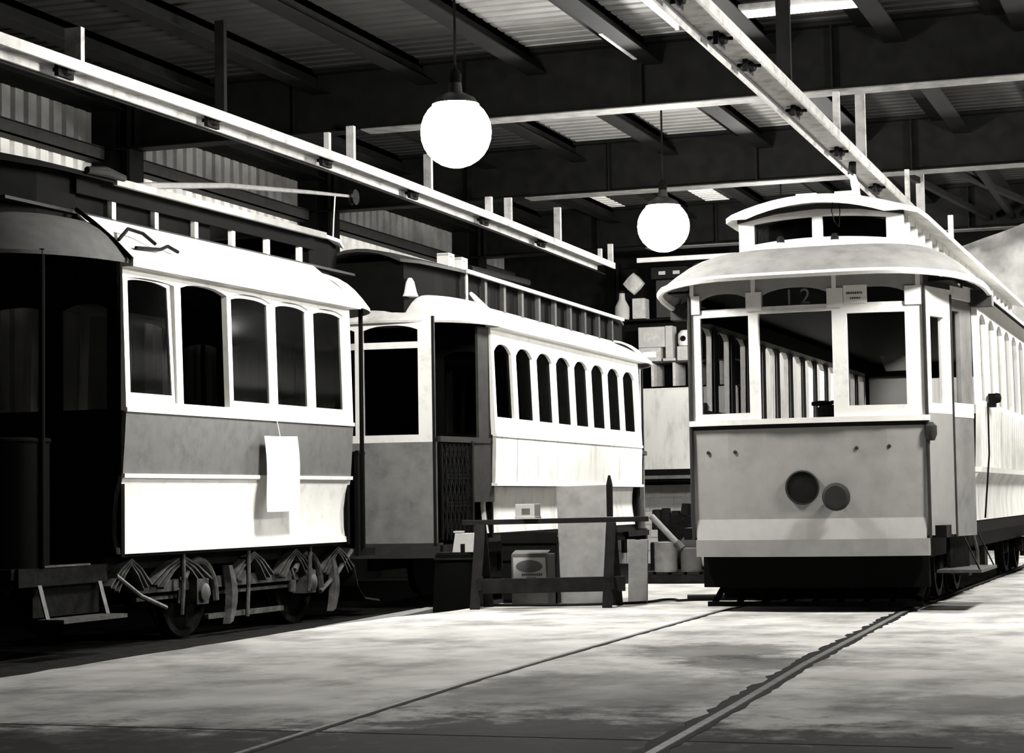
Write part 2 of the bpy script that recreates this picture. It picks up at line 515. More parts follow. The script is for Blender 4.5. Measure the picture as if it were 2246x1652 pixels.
trough('pale wooden trolley wire trough with dark insulators hung above the grey streetcar',
       [(-3.42, 8.0), (-3.50, 12.0), (-3.55, 14.7), (-3.58, 17.2), (-3.65, 22.3), (-3.72, 28.0), (-3.77, 31.3)],
       [(17.9, 5.85, 0.13, False), (20.55, 5.14, 0.07, True), (22.3, 5.60, 0.11, True), (25.9, 5.14, 0.06, True), (27.4, 5.60, 0.11, True), (30.9, 5.2, 0.08, True)],
       None, [14.2, 15.6, 16.7, 18.85, 21.3, 24.0, 26.2])

# ------------------------------------------------------------------ rails in the floor
def rail(pts, label, hw, grooves):
    t = thing('rail', (pts[0][0], pts[0][1], 0.0), label, 'rail')
    ox, oy = pts[0]
    k = []
    for (xa, ya), (xb, yb) in zip(pts, pts[1:]):
        n = max(1, int((yb - ya) / 0.12))
        k += [(xa + (xb - xa) * i / n, ya + (yb - ya) * i / n) for i in range(n)]
    k.append(pts[-1])
    MB().loft([[(x - ox - hw, y - oy, 0), (x - ox + hw, y - oy, 0), (x - ox + hw * .9, y - oy, 0.006), (x - ox - hw * .9, y - oy, 0.006)] for x, y in k], True, True).build('rail_head', M['steel'], t)
    rr = random.Random(3)
    for g, gw in grooves:
        rings = []
        for x, y in k:
            e = hw + gw * rr.uniform(0.55, 1.35)
            rings.append([(x - ox + g * hw, y - oy, 0), (x - ox + g * e, y - oy, 0), (x - ox + g * (e - .004), y - oy, 0.003), (x - ox + g * hw, y - oy, 0.003)])
        MB().loft(rings, True, True).build('flange_groove', M['groove'], t)
rail([(-3.52, 5.6), (-3.605, 7.0), (-3.80, 9.9), (-3.88, 11.7), (-4.04, 16.3), (-4.0, 20), (-4.0, 34)], 'rail in the floor under the left wheels of the grey streetcar', 0.016, [(1, 0.022), (-1, 0.012)])
rail([(-1.95, 5.6), (-2.06, 7.33), (-2.15, 9.1), (-2.29, 11.4), (-2.50, 16.4), (-2.5, 20), (-2.5, 34)], 'rail in the floor under the right wheels of the grey streetcar', 0.022, [(-1, 0.06), (1, 0.035)])

# ------------------------------------------------------------------ shared streetcar pieces
def seg_roof(parent, dz, y0, y1, pts_side, t, material, name, smooth=True):
    """roof slope: pts_side = list of (x,z) from eave to clerestory; both sides"""
    for s in (1, -1):
        MB().shell([[(s * x, y, z) for x, z in pts_side] for y in (y0, y1)], t).build(name, material, parent, smooth, dz)

def hood(parent, dz, ysign, y_base, length, a_out, a_in, z_side, z_front, z_in, y_in, material, name='platform_hood', lip=None, n=28, m=7, bulge=0.10, squareness=2.6):
    """domed canopy over an end platform: from an outer bowed edge up to the clerestory end"""
    rings, edgep = [], []
    for i in range(n + 1):
        th = math.pi * i / n
        c, s = math.cos(th), math.sin(th)
        q = (abs(c) ** squareness + abs(s) ** squareness) ** (-1 / squareness)
        xo, yo = a_out * c * q, length * s * q
        zo = z_side + (z_front - z_side) * min(1, s * 1.15)
        xi, yi = a_in * c * q, y_in * s * q
        ring = []
        for j in range(m + 1):
            f = j / m
            x = xo + (xi - xo) * f
            y = yo + (yi - yo) * f
            z = zo + (z_in - zo) * f + bulge * math.sin(math.pi * f) * (1.25 - 0.5 * f)
            ring.append((x, y_base + ysign * y, z))
        rings.append(ring)
        edgep.append((xo, y_base + ysign * yo, zo - 0.02))
    o = MB().shell(rings, 0.03).build(name, material, parent, True, dz)
    if lip:
        MB().tube(edgep, 0.028, 6).build('gutter_lip', lip, o, True)
    return o

def wheel(parent, dz, x, y, z, r, s, material=None):
    """spoked-looking flanged wheel facing s"""
    mb = MB()
    mb.lathe((x, y, z), [(r + 0.025, -s * 0.10), (r + 0.025, -s * 0.075), (r, -s * 0.07), (r - 0.005, 0), (r - 0.06, 0.0), (r - 0.07, -s * 0.05), (0.12, -s * 0.03), (0.10, s * 0.02), (0.02, s * 0.03)], 'x', 28)
    return mb.build('wheel', material or M['dark'], parent, True, dz)

# ------------------------------------------------------------------ streetcar A: left, nearest
def side_profile(kind):
    if kind == 'A':
        K = [(0.50, 1.005), (0.58, 1.005), (0.72, 0.985), (0.90, 0.985), (1.05, 1.005), (1.16, 1.035), (1.205, 1.045), (1.30, 1.05), (1.50, 1.065), (1.73, 1.08), (2.96, 1.045)]
    elif kind == 'C':
        K = [(0.50, 0.97), (0.60, 0.965), (0.75, 0.94), (0.90, 0.925), (1.02, 0.93), (1.125, 0.945), (1.126, 1.06), (1.68, 1.08), (2.96, 1.03)]
    else:
        K = [(0.60, 1.22), (0.72, 1.20), (0.90, 1.19), (1.05, 1.21), (1.16, 1.27), (1.72, 1.29), (2.62, 1.28)]
    def f(z):
        if z <= K[0][0]: return K[0][1]
        for (za, xa), (zb, xb) in zip(K, K[1:]):
            if z <= zb:
                return xa + (xb - xa) * (z - za) / (zb - za)
        return K[-1][1]
    return f

def band(parent, dz, f, y0, y1, zs, t, material, name, s=1, out=0.0):
    mb = MB()
    outer = [(s * (f(z) + out), z) for z in zs]
    inner = [(s * (f(z) + out - t), z) for z in zs][::-1]
    mb.loft([[(x, y, z) for x, z in outer + inner] for y in (y0, y1)], True, True)
    return mb.build(name, material, parent, True, dz)

fA = side_profile('A')
LA = 4.16
BEDZ = BED
streetcar = thing('streetcar', (-9.42, 14.25, BEDZ), 'old streetcar with five side windows and a white paper sheet, nearest on the left', 'streetcar', -R(2.0))
A, dz = streetcar, -BEDZ
winsA = [(0.07, 0.80, 1.82, 2.84, 0.02), (0.90, 1.69, 1.82, 2.86, 0.045), (1.76, 2.51, 1.82, 2.86, 0.04), (2.59, 3.27, 1.82, 2.86, 0.04), (3.36, 4.03, 1.82, 2.86, 0.04)]
for s in (1, -1):
    mp = lambda u, v, w_, s=s: (s * (fA(v) - w_), u, v)
    MB().panel(0, LA, 1.735, 2.965, winsA, mp, 0.055).build('window_panel', M['white'], A, False, dz)
    band(A, dz, fA, 0, LA, [1.205, 1.3, 1.5, 1.735], 0.04, M['grey'], 'waist_panel', s)
    band(A, dz, fA, 0, LA, [0.58, 0.72, 0.82, 0.9, 1.05, 1.16, 1.205], 0.04, M['white'], 'rocker_panel', s)
    band(A, dz, fA, -0.005, LA + 0.005, [1.19, 1.20, 1.225], 0.03, M['white'], 'belt_rail', s, 0.022)
    band(A, dz, fA, -0.005, LA + 0.005, [0.575, 0.63], 0.03, M['white'], 'bottom_rail', s, 0.014)
    band(A, dz, fA, -0.005, LA + 0.005, [1.725, 1.76], 0.03, M['white'], 'window_sill', s, 0.014)
for i, (a, b, c, d, r_) in enumerate(winsA):
    for s in (1, -1):
        mp = lambda u, v, w_, s=s: (s * (fA(v) - 0.03 - w_), u, v)
        if i != 1:
            lean = 0.035 if i == 0 else 0.0
            mps = lambda u, v, w_, s=s, l=lean: (s * (fA(v) - 0.022 - w_), u - l * (v - 1.85) / 0.9, v)
            inn = (a + 0.035, b - 0.03 - (0.02 if i == 0 else 0), 1.885, 2.825, 0.03)
            so = MB().panel(a + 0.004, b - 0.004, 1.822, 2.852 if lean == 0 else 2.83, [inn], mps, 0.03).build('window_sash', M['white'], A, False, dz)
            MB().hex([mps(inn[0], 1.885, .012), mps(inn[1], 1.885, .012), mps(inn[1], 1.885, .016), mps(inn[0], 1.885, .016), mps(inn[0], 2.825, .012), mps(inn[1], 2.825, .012), mps(inn[1], 2.825, .016), mps(inn[0], 2.825, .016)]).build('window_pane', M['glass'], so)
# roof
roofA = [(1.16, 2.955), (1.05, 3.05), (0.9, 3.16), (0.75, 3.27), (0.63, 3.37)]
seg_roof(A, dz, -0.02, LA + 0.04, roofA, 0.03, M['canvas'], 'roof_slope')
for s in (1, -1):
    MB().box(s * 1.04, s * 1.165, -0.02, LA + 0.03, 2.90, 2.957).build('eaves_moulding', M['white'], A, False, dz)
# clerestory
MB().box(-0.63, 0.63, -1.0, LA + 1.0, 3.36, 3.385).build('clerestory_floor', M['wood_dark'], A, False, dz)
for s in (1, -1):
    for k in range(0, 6):
        y = 0.50 + 0.68 * k
        MB().box(s * 0.585, s * 0.63, y, y + 0.06, 3.37, 3.68).build('clerestory_post', M['canvas'], A, False, dz)
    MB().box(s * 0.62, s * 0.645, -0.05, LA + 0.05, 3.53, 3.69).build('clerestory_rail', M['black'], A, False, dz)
    MB().box(s * 0.53, s * 0.56, -0.05, 2.25, 3.37, 3.69).build('clerestory_dark_interior', M['black'], A, False, dz)  # black panel stands in for the dark inside the clerestory
def crowned(x, z, rise, n=8):
    return [(-x + 2 * x * k / n, z + rise * (1 - (2 * k / n - 1) ** 2)) for k in range(n + 1)]
rings = [[(x, y, z) for x, z in crowned(hw, 3.69, 0.13)] for y, hw in ((-1.25, 0.52), (-1.0, 0.62), (-0.5, 0.74), (0, 0.76), (0.35, 0.76))]
MB().shell(rings, 0.035).build('clerestory_end_roof', M['black'], A, True, dz)
MB().tube([(0.78, -0.1, 3.70), (0.80, 0.15, 3.72), (0.78, 0.45, 3.71)], [0.03, 0.045, 0.03], 8).build('rolled_blind', M['rubber'], A, True, dz)
rings = [[(x, y, z) for x, z in crowned(hw, 3.69, 0.13)] for y, hw in ((0.35, 0.76), (LA, 0.76), (LA + 0.5, 0.70), (LA + 1.0, 0.5))]
cr = MB().shell(rings, 0.035).build('clerestory_roof', M['canvas'], A, True, dz)
for s in (1, -1):
    MB().box(s * 0.74, s * 0.78, 0.35, LA + 0.05, 3.64, 3.70).build('clerestory_gutter', M['hood'], cr)
# tapered clerestory heads over the platforms
for ys, yb in ((-1, 0.0), (1, LA)):
    mb = MB()
    mb.loft([[(-x, y, 3.1), (x, y, 3.1), (x, y, 3.69), (-x, y, 3.69)] for x, y in ((0.6, yb), (0.57, yb + ys * 0.5), (0.42, yb + ys * 0.98))], True, True)
    mb.build('clerestory_head', M['black'], A, False, dz)
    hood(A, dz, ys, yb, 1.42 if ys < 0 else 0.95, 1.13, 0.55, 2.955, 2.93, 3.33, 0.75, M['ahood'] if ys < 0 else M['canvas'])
# bulkheads with door and windows
for y in (0.0, LA - 0.05):
    mp = lambda u, v, w_, y=y: (u, y + w_, v)
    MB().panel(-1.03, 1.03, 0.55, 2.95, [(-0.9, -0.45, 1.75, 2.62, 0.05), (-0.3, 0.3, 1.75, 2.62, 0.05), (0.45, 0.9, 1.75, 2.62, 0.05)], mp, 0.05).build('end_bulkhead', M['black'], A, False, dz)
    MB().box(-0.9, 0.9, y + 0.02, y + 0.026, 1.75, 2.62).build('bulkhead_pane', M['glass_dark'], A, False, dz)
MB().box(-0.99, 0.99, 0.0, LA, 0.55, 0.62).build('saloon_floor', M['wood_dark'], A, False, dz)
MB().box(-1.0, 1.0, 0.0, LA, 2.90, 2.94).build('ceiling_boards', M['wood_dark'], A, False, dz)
for s in (1, -1):
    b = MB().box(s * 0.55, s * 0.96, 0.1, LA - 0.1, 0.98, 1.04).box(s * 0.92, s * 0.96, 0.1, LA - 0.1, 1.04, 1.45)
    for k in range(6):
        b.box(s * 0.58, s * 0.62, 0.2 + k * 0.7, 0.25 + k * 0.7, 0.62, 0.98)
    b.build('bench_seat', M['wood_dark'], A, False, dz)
# platforms: floor, dash, posts, step
for ys, yb, ln in ((-1, 0.0, 1.3), (1, LA, 0.85)):
    MB().box(-0.9, 0.9, min(yb, yb + ys * ln), max(yb, yb + ys * ln), 0.42, 0.50).build('platform_floor', M['wood_dark'], A, False, dz)
    pts = []
    for k in range(13):
        a = math.pi * k / 12
        pts.append((0.93 * math.copysign(abs(math.cos(a)) ** 0.6, math.cos(a)), yb + ys * (ln - 0.45 + 0.45 * math.sin(a) ** 0.6)))
    mb = MB()
    mb.loft([[(x, y, 0.42), (x * 0.97, y - ys * 0.03, 0.42), (x * 0.97, y - ys * 0.03, 1.45), (x, y, 1.45)] for x, y in pts], True, True)
    mb.build('dash_panel', M['black'], A, True, dz)
    MB().tube([(x * 0.985, y - ys * 0.012, 1.47) for x, y in pts], 0.025, 8).build('dash_rail', M['black'], A, True, dz)
    for s in (1, -1):
        MB().tube([(s * 0.93, yb + ys * (ln - 0.35), 0.5), (s * 0.93, yb + ys * (ln - 0.35), 2.95)], 0.024, 8).build('corner_post', M['black'], A, True, dz)
    MB().tube([(0.55, yb + ys * (ln - 0.25), 0.5), (0.55, yb + ys * (ln - 0.25), 1.5)], 0.03, 8).lathe((0.55, yb + ys * (ln - 0.25), 1.5), [(0.05, 0), (0.05, 0.04), (0.02, 0.06)], n=10).build('brake_column', M['dark'], A, True, dz)
    if ys < 0:
        MB().box(0.9, 0.935, -0.95, -0.3, 0.50, 0.515).build('lit_sill_strip', M['iron'], A, False, dz)  # paler strip paints the lit line along the sill edge
        st = MB().box(0.92, 1.16, -1.0, -0.12, 0.08, 0.11).build('step', M['iron'], A, False, dz)
        for yy in (-0.98, -0.16):
            MB().bar((0.9, yy, 0.45), (1.0, yy, 0.11), 0.05, 0.012, (1, 0, 0)).build('step_hanger', M['iron'], st)
        MB().box(0.9, 0.93, -1.25, -0.05, 0.36, 0.50).build('platform_sill', M['dark'], A, False, dz)
        MB().box(0.86, 0.88, -1.0, -0.1, 0.12, 0.36).build('step_riser', M['dark'], A, False, dz)
MB().box(0.5, 0.72, -1.36, -1.33, 2.55, 2.66).build('marker_plate', M['paper'], A, False, dz)
# underframe and truck
MB().box(-0.85, 0.85, 0.0, LA, 0.44, 0.56).build('underframe', M['dark'], A, False, dz)
tr = MB()
for s in (1, -1):
    tr.bar((s * 0.82, 0.5, 0.28), (s * 0.82, 3.95, 0.28), 0.06, 0.10)
    tr.bar((s * 0.86, 1.62, -0.02), (s * 0.86, 3.02, -0.02), 0.05, 0.045)
    tr.bar((s * 0.80, 0.55, 0.18), (s * 0.80, 3.95, 0.18), 0.04, 0.03)
truck = tr.build('truck', M['iron'], A, False, dz)
for y in (1.45, 3.50):
    for s in (1, -1):
        wheel(truck, 0, s * 0.74, y, 0.19, 0.38, s)
        mb = MB()        # axle box with curved pedestal
        mb.box(s * 0.78, s * 0.93, y - 0.10, y + 0.10, 0.10, 0.32)
        mb.lathe((s * 0.93, y, 0.20), [(0.08, 0), (0.08, s * 0.03), (0.03, s * 0.05)], 'x', 14)
        mb.build('axle_box', M['iron'], truck, True)
        arc = [(s * 0.88, y + 0.30 * math.cos(a), 0.12 + 0.36 * math.sin(a)) for a in [math.pi * k / 10 for k in range(11)]]
        MB().tube(arc, 0.035, 8).build('pedestal_arch', M['iron'], truck, True)
        MB().loft([[(s * (0.86 + q), y + 0.42 + 0.06 * math.sin(t * 3), 0.42 - 0.52 * t), (s * (0.92 + q), y + 0.44 + 0.06 * math.sin(t * 3), 0.42 - 0.52 * t),
                    (s * (0.92 + q), y + 0.50 + 0.10 * math.sin(t * 3), 0.42 - 0.50 * t), (s * (0.86 + q), y + 0.48 + 0.10 * math.sin(t * 3), 0.42 - 0.50 * t)] for t, q in [(k / 6, 0.02) for k in range(7)]], True, True).build('brake_hanger', M['iron'], truck, True)
    MB().tube([(-0.75, y, 0.19), (0.75, y, 0.19)], 0.05, 10).build('axle', M['dark'], truck, True)
def leaf(y0, y1, z0, z1, s, yp=None):
    ym = (y0 + y1) / 2 if yp is None else yp
    pts = [(y0, z0), ((y0 + ym) / 2, z0 + (z1 - z0) * 0.62), (ym, z1), ((y1 + ym) / 2, z0 + (z1 - z0) * 0.62), (y1, z0)]
    mb = MB()
    for off, shr in ((0, 1), (-0.022, 0.82), (-0.044, 0.62)):
        q = [(ym + (y - ym) * shr, z + off) for y, z in pts]
        mb.loft([[(s * 0.84, y, z), (s * 0.93, y, z), (s * 0.93, y, z - 0.018), (s * 0.84, y, z - 0.018)] for y, z in q], True, True)
    return mb
for (a, b) in ((0.62, 1.62), (2.0, 2.75), (2.85, 3.55), (3.75, 4.45), (0.0, 0.62)):
    for s in (1, -1):
        leaf(a, b, 0.32, 0.535, s).build('leaf_spring', M['iron'], truck, False)
for y, z1 in ((1.09, 0.03), (2.23, -0.05), (3.44, 0.12)):
    MB().tube([(0.95, y, 0.56), (0.95, y, 0.3), (0.95, y - 0.03, z1)], 0.020, 8).build('hanger_rod', M['iron'], truck, True)
MB().tube([(0.92, 0.08, 0.40), (0.92, 0.45, 0.22), (0.92, 0.85, 0.10)], 0.022, 8).build('brake_rod', M['iron'], truck, True)
MB().tube([(0.90, 3.75, 0.10), (0.90, 4.1, 0.25), (0.90, 4.45, 0.48)], 0.024, 8).build('brake_rod', M['iron'], truck, True)
mb = MB()
mb.loft([[(-0.8, y, z), (0.92, y, z), (0.92, y + 0.02, z - 0.02), (-0.8, y + 0.02, z - 0.02)] for y, z in ((4.45, 0.36), (4.55, 0.12), (4.7, 0.0), (5.05, -0.04))], True, True)
mb.build('lifeguard_scoop', M['dgrey'], A, True, dz)
# trolley pole resting low over the roof
tp = MB().tube([(0.0, 1.6, 3.84), (0.0, 2.05, 3.93), (0.0, 3.58, 4.15), (0.0, 5.37, 4.33), (0.0, 6.35, 4.42)], [0.035, 0.033, 0.028, 0.022, 0.016], 8).build('trolley_pole', M['wood_pale'], A, True, dz)
MB().lathe((0.0, 6.44, 4.42), [(0.09, -0.03), (0.065, 0.0), (0.09, 0.03)], 'x', 16).bar((0.03, 6.3, 4.42), (0.03, 6.46, 4.42), 0.01, 0.04).bar((-0.03, 6.3, 4.42), (-0.03, 6.46, 4.42), 0.01, 0.04).build('trolley_wheel', M['dark'], tp, True)
MB().box(-0.12, 0.12, 1.35, 1.85, 3.80, 3.86).build('trolley_base', M['dark'], A, False, dz)
MB().tube([(0.0, 5.97, 4.37), (0.0, 5.93, 4.1), (0.01, 5.88, 3.8), (0.02, 5.8, 3.3), (0.3, 5.1, 3.0)], 0.008, 6).build('trolley_rope', M['paper'], tp)
for pts in ([(0.95, 0.10, 3.14), (0.90, 0.32, 3.26), (0.93, 0.50, 3.24), (0.98, 0.62, 3.16)], [(1.05, 0.2, 3.08), (1.04, 0.6, 3.11), (1.0, 0.78, 3.16), (1.03, 0.9, 3.12)]):
    MB().tube(pts, 0.016, 6).build('roof_hook', M['dark'], A, True, dz)
MB().tube([(0.66, -0.08, 3.39), (0.82, -0.07, 3.27), (1.0, -0.06, 3.12), (1.17, -0.05, 2.95)], 0.02, 6).build('roof_end_trim', M['dark'], A, True, dz)

# paper sheet hanging against the side of streetcar A
def at_A(x, y, z):
    a = R(-2.0)
    return (-9.42 + x * math.cos(a) - y * math.sin(a), 14.25 + x * math.sin(a) + y * math.cos(a), z)
ps = thing('paper_sheet', at_A(1.13, 2.53, 1.22), 'long white paper sheet hung by a string on the side of the nearest streetcar', 'sheet', -R(2.0))
mb = MB()
rows = []
for k in range(9):
    f = k / 8
    z = 0.36 - 0.69 * f
    xx = 0.0 + 0.035 * f + 0.012 * math.sin(f * 5)
    rows.append([(xx, -0.31, z), (xx + 0.01, 0.0, z + 0.002), (xx, 0.33, z + 0.012), (xx - 0.003, 0.33, z + 0.012), (xx + 0.007, 0.0, z + 0.002), (xx - 0.003, -0.31, z)])
mb.loft(rows, True, True)
mb.build('sheet', M['paper'], ps, True)
MB().tube([(-0.04, 0.0, 0.52), (-0.005, 0.0, 0.36)], 0.004, 5).build('string', M['paper'], ps)

# ------------------------------------------------------------------ streetcar C: left, farther
fC = side_profile('C')
LC = 6.5
Cc = thing('streetcar', (-8.75, 21.12, BEDZ), 'white streetcar with eight arched side windows, second on the left behind the trestle', 'streetcar', R(1.4))
winsC = [(0.0 + 0.02 + 0.80 * k, 0.66 + 0.80 * k, 1.90, 2.74, 0.10) for k in range(8)]
for s in (1, -1):
    mp = lambda u, v, w_, s=s: (s * (fC(v) - w_), u, v)
    MB().panel(-0.06, LC, 1.70, 2.965, winsC, mp, 0.055).build('window_panel', M['white'], Cc, False, dz)
    for k in range(8):
        y0, y1 = (-0.06 if k == 0 else 0.80 * k - 0.06), (0.80 * (k + 1) - 0.06 if k < 7 else LC)
        band(Cc, dz, fC, y0 + 0.010, y1 - 0.010, [1.14, 1.4, 1.70], 0.04, M['white_bare'], 'side_board', s)
    band(Cc, dz, fC, -0.06, LC, [0.60, 0.75, 0.90, 1.02, 1.12], 0.04, M['white_bare'], 'rocker_panel', s)
    band(Cc, dz, fC, -0.065, LC + 0.005, [1.127, 1.16], 0.14, M['white'], 'belt_rail', s, 0.03)
    band(Cc, dz, fC, -0.065, LC + 0.005, [1.68, 1.715], 0.05, M['white'], 'window_sill', s, 0.012)
    for (a, b, c, d, r_) in winsC:
        mb = MB()
        for za, zb in ((1.9, 2.74),):
            mb.hex([(s * (fC(za) - .035), a, za), (s * (fC(za) - .035), b, za), (s * (fC(za) - .039), b, za), (s * (fC(za) - .039), a, za),
                    (s * (fC(zb) - .035), a, zb), (s * (fC(zb) - .035), b, zb), (s * (fC(zb) - .039), b, zb), (s * (fC(zb) - .039), a, zb)])
        mb.build('window_pane', M['glass_dark'], Cc, False, dz)
roofC = [(1.16, 2.955), (1.05, 3.03), (0.9, 3.11), (0.72, 3.19), (0.70, 3.22)]
seg_roof(Cc, dz, -0.08, LC + 0.1, roofC, 0.03, M['canvas'], 'roof_slope')
for s in (1, -1):
    MB().box(s * 1.03, s * 1.165, -0.08, LC + 0.1, 2.90, 2.957).build('eaves_moulding', M['white'], Cc, False, dz)
    for k in range(10):
        y = 0.02 + 0.70 * k
        MB().box(s * 0.66, s * 0.71, y, y + 0.08, 3.2, 3.56).build('clerestory_post', M['dgrey'], Cc, False, dz)
    MB().box(s * 0.58, s * 0.62, 0, LC, 3.2, 3.57).build('clerestory_dark_interior', M['black'], Cc, False, dz)
MB().box(0.66, 0.715, 0.05, 0.11, 3.21, 3.55).build('clerestory_end_post', M['white'], Cc, False, dz)
rings = [[(x, y, z) for x, z in crowned(hw, 3.56, 0.13)] for y, hw in ((-1.45, 0.50), (-1.2, 0.62), (-0.5, 0.72), (0, 0.78), (LC, 0.78), (LC + 0.9, 0.6))]
cr = MB().shell(rings, 0.035).build('clerestory_roof', M['dgrey'], Cc, True, dz)
for s in (1, -1):
    MB().box(s * 0.76, s * 0.795, -0.1, LC + 0.2, 3.53, 3.57).build('clerestory_gutter', M['canvas'], cr)
for ys, yb in ((-1, 0.0), (1, LC)):
    mb = MB()
    mb.loft([[(-x, y, 3.0), (x, y, 3.0), (x, y, 3.56), (-x, y, 3.56)] for x, y in ((0.62, yb), (0.57, yb + ys * 0.6), (0.47, yb + ys * 1.28))], True, True)
    mb.build('clerestory_head', M['black'], Cc, False, dz)
    hood(Cc, dz, ys, yb - ys * 0.06, 1.42, 1.14, 0.55, 2.955, 2.93, 3.25, 0.9, M['canvas'], lip=M['canvas'])
MB().lathe((0.52, -1.22, 3.17), [(0.09, 0), (0.07, 0.05), (0.045, 0.16), (0.02, 0.20)], n=14).build('roof_bell_cap', M['paper'], Cc, True, dz)
MB().tube([(0.98, -0.1, 3.08), (0.80, -0.04, 3.30), (0.74, 0.25, 3.30), (0.84, 0.35, 3.18), (0.94, 0.42, 3.08)], 0.02, 6).build('roof_bracket', M['white'], Cc, True, dz)
for y in (0.0, LC - 0.05):
    mp = lambda u, v, w_, y=y: (u, y + w_, v)
    MB().panel(-1.0, 1.0, 0.55, 2.95, [(-0.9, -0.45, 1.70, 2.65, 0.05), (-0.35, 0.35, 0.75, 2.65, 0.05), (0.45, 0.9, 1.70, 2.65, 0.05)], mp, 0.05).build('end_bulkhead', M['black'], Cc, False, dz)
    MB().box(-0.9, 0.9, y + 0.02, y + 0.026, 1.70, 2.65).build('bulkhead_pane', M['glass_dark'], Cc, False, dz)
MB().box(-0.95, 0.95, 0, LC, 0.5, 0.6).build('saloon_floor', M['wood_dark'], Cc, False, dz)
MB().box(-1.0, 1.0, 0, LC, 2.90, 2.94).build('ceiling_boards', M['wood_dark'], Cc, False, dz)
# vestibule
for ys, yb in ((-1, 0.0), (1, LC)):
    yf = yb + ys * 1.2
    mp = lambda u, v, w_, yf=yf, ys=ys: (u, yf + ys * (0.10 - 0.13 * u * u) - ys * w_, v)
    MB().panel(-0.76, 0.76, 1.60, 2.95, [(-0.66, -0.10, 1.68, 2.86, 0.05), (0.0, 0.61, 1.68, 2.86, 0.05)], mp, 0.05).build('vestibule_front', M['white'], Cc, False, dz)
    for a, b in ((-0.66, -0.10), (0.0, 0.61)):
        MB().hex([mp(a, 1.68, .02), mp(b, 1.68, .02), mp(b, 1.68, .025), mp(a, 1.68, .025), mp(a, 2.85, .02), mp(b, 2.85, .02), mp(b, 2.85, .025), mp(a, 2.85, .025)]).build('vestibule_pane', M['glass_dark'], Cc, False, dz)
    MB().panel(-0.79, 0.79, 0.52, 1.60, [], mp, 0.04).build('dash_panel', M['hood'], Cc, False, dz)
    MB().panel(-0.82, 0.82, 0.36, 0.52, [], mp, 0.10).build('bumper', M['dgrey'], Cc, False, dz)
    MB().box(-0.85, 0.85, min(yb, yf), max(yb, yf), 0.42, 0.5).build('platform_floor', M['wood_dark'], Cc, False, dz)
    for s in (1, -1):
        MB().bar((s * 0.775, yf + ys * .02, 0.5), (s * 0.775, yf + ys * .02, 2.95), 0.03, 0.03).build('corner_post', M['maroon'], Cc, False, dz)
        MB().bar((s * 0.82, yf, 1.63), (s * 1.03, yb - ys * 0.02, 1.63), 0.04, 0.06).build('side_rail', M['dgrey'], Cc, False, dz)
        MB().hex([(s * 0.94, yb + ys * 0.5, 0.95), (s * 1.03, yb, 0.95), (s * 1.0, yb, 0.95), (s * 0.91, yb + ys * 0.5, 0.95), (s * 0.94, yb + ys * 0.5, 1.62), (s * 1.04, yb, 1.62), (s * 1.0, yb, 1.62), (s * 0.91, yb + ys * 0.5, 1.62)]).build('side_panel', M['dgrey'], Cc, False, dz)
        MB().hex([(s * 0.97, yb + ys * 0.32, 1.63), (s * 1.03, yb, 1.63), (s * 1.0, yb, 1.63), (s * 0.94, yb + ys * 0.32, 1.63), (s * 0.97, yb + ys * 0.32, 2.9), (s * 1.02, yb, 2.9), (s * 0.99, yb, 2.9), (s * 0.94, yb + ys * 0.32, 2.9)]).build('side_post', M['dgrey'], Cc, False, dz)
# upper lights of the vestibule windows are divided by a transom
mpv = lambda u, v, w_: (u, -1.2 - (0.10 - 0.13 * u * u) + w_, v)
for a, b in ((-0.67, -0.09), (-0.01, 0.62)):
    mb = MB()
    mb.hex([mpv(a, 2.61, -.002), mpv(b, 2.61, -.002), mpv(b, 2.61, .05), mpv(a, 2.61, .05), mpv(a, 2.68, -.002), mpv(b, 2.68, -.002), mpv(b, 2.68, .05), mpv(a, 2.68, .05)])
    mb.build('transom', M['white'], Cc, False, dz)
# folding lattice gate across the near platform opening
gt = MB()
ga, gb = Vector((0.83, -1.15, 0)), Vector((0.935, -0.52, 0))
def gp(f, z): 
    p = ga.lerp(gb, f)
    return (p.x, p.y, z)
for k in range(7):
    f0 = k / 7
    f1 = min(1, f0 + 1.6 / 7)
    for zz in (0.60, 0.90, 1.2):
        gt.bar(gp(f0, zz), gp(f1, zz + 0.36), 0.02, 0.012)
        gt.bar(gp(f1, zz), gp(f0, zz + 0.36), 0.02, 0.012)
for k in range(8):
    gt.bar(gp(k / 7, 0.55), gp(k / 7, 1.58), 0.018, 0.018)
gt.build('folding_gate', M['dark'], Cc, False, dz)
MB().bar(gp(1.02, 0.5), gp(1.02, 1.62), 0.05, 0.05).build('gate_post', M['dark'], Cc, False, dz)
# underframe, simple truck in the dark
MB().box(-0.8, 0.8, 0.0, LC, 0.38, 0.52).box(-0.84, -0.78, 0.8, 5.8, 0.15, 0.35).box(0.78, 0.84, 0.8, 5.8, 0.15, 0.35).build('underframe', M['dark'], Cc, False, dz)
for y in (2.2, 4.3):
    for s in (1, -1):
        wheel(Cc, dz, s * 0.74, y, 0.19, 0.38, s, M['dark'])
MB().box(0.85, 1.05, -1.0, -0.3, 0.02, 0.05).build('step', M['iron'], Cc, False, dz)
# trolley base and pole lying on the roof
MB().box(-0.15, 0.15, 2.6, 3.4, 3.68, 3.76).build('trolley_base', M['dark'], Cc, False, dz)
MB().tube([(0, 2.2, 3.86), (0, 3.0, 3.88), (0, 4.6, 3.92)], 0.05, 8).build('trolley_pole', M['dark'], Cc, True, dz)
for y in (-0.1, 0.35):
    MB().box(0.42, 0.56, y, y + 0.04, 3.62, 3.76).box(0.42, 0.56, y + .16, y + 0.20, 3.62, 3.76).box(0.42, 0.56, y, y + 0.20, 3.74, 3.77).build('roof_bracket', M['white'], Cc, False, dz)

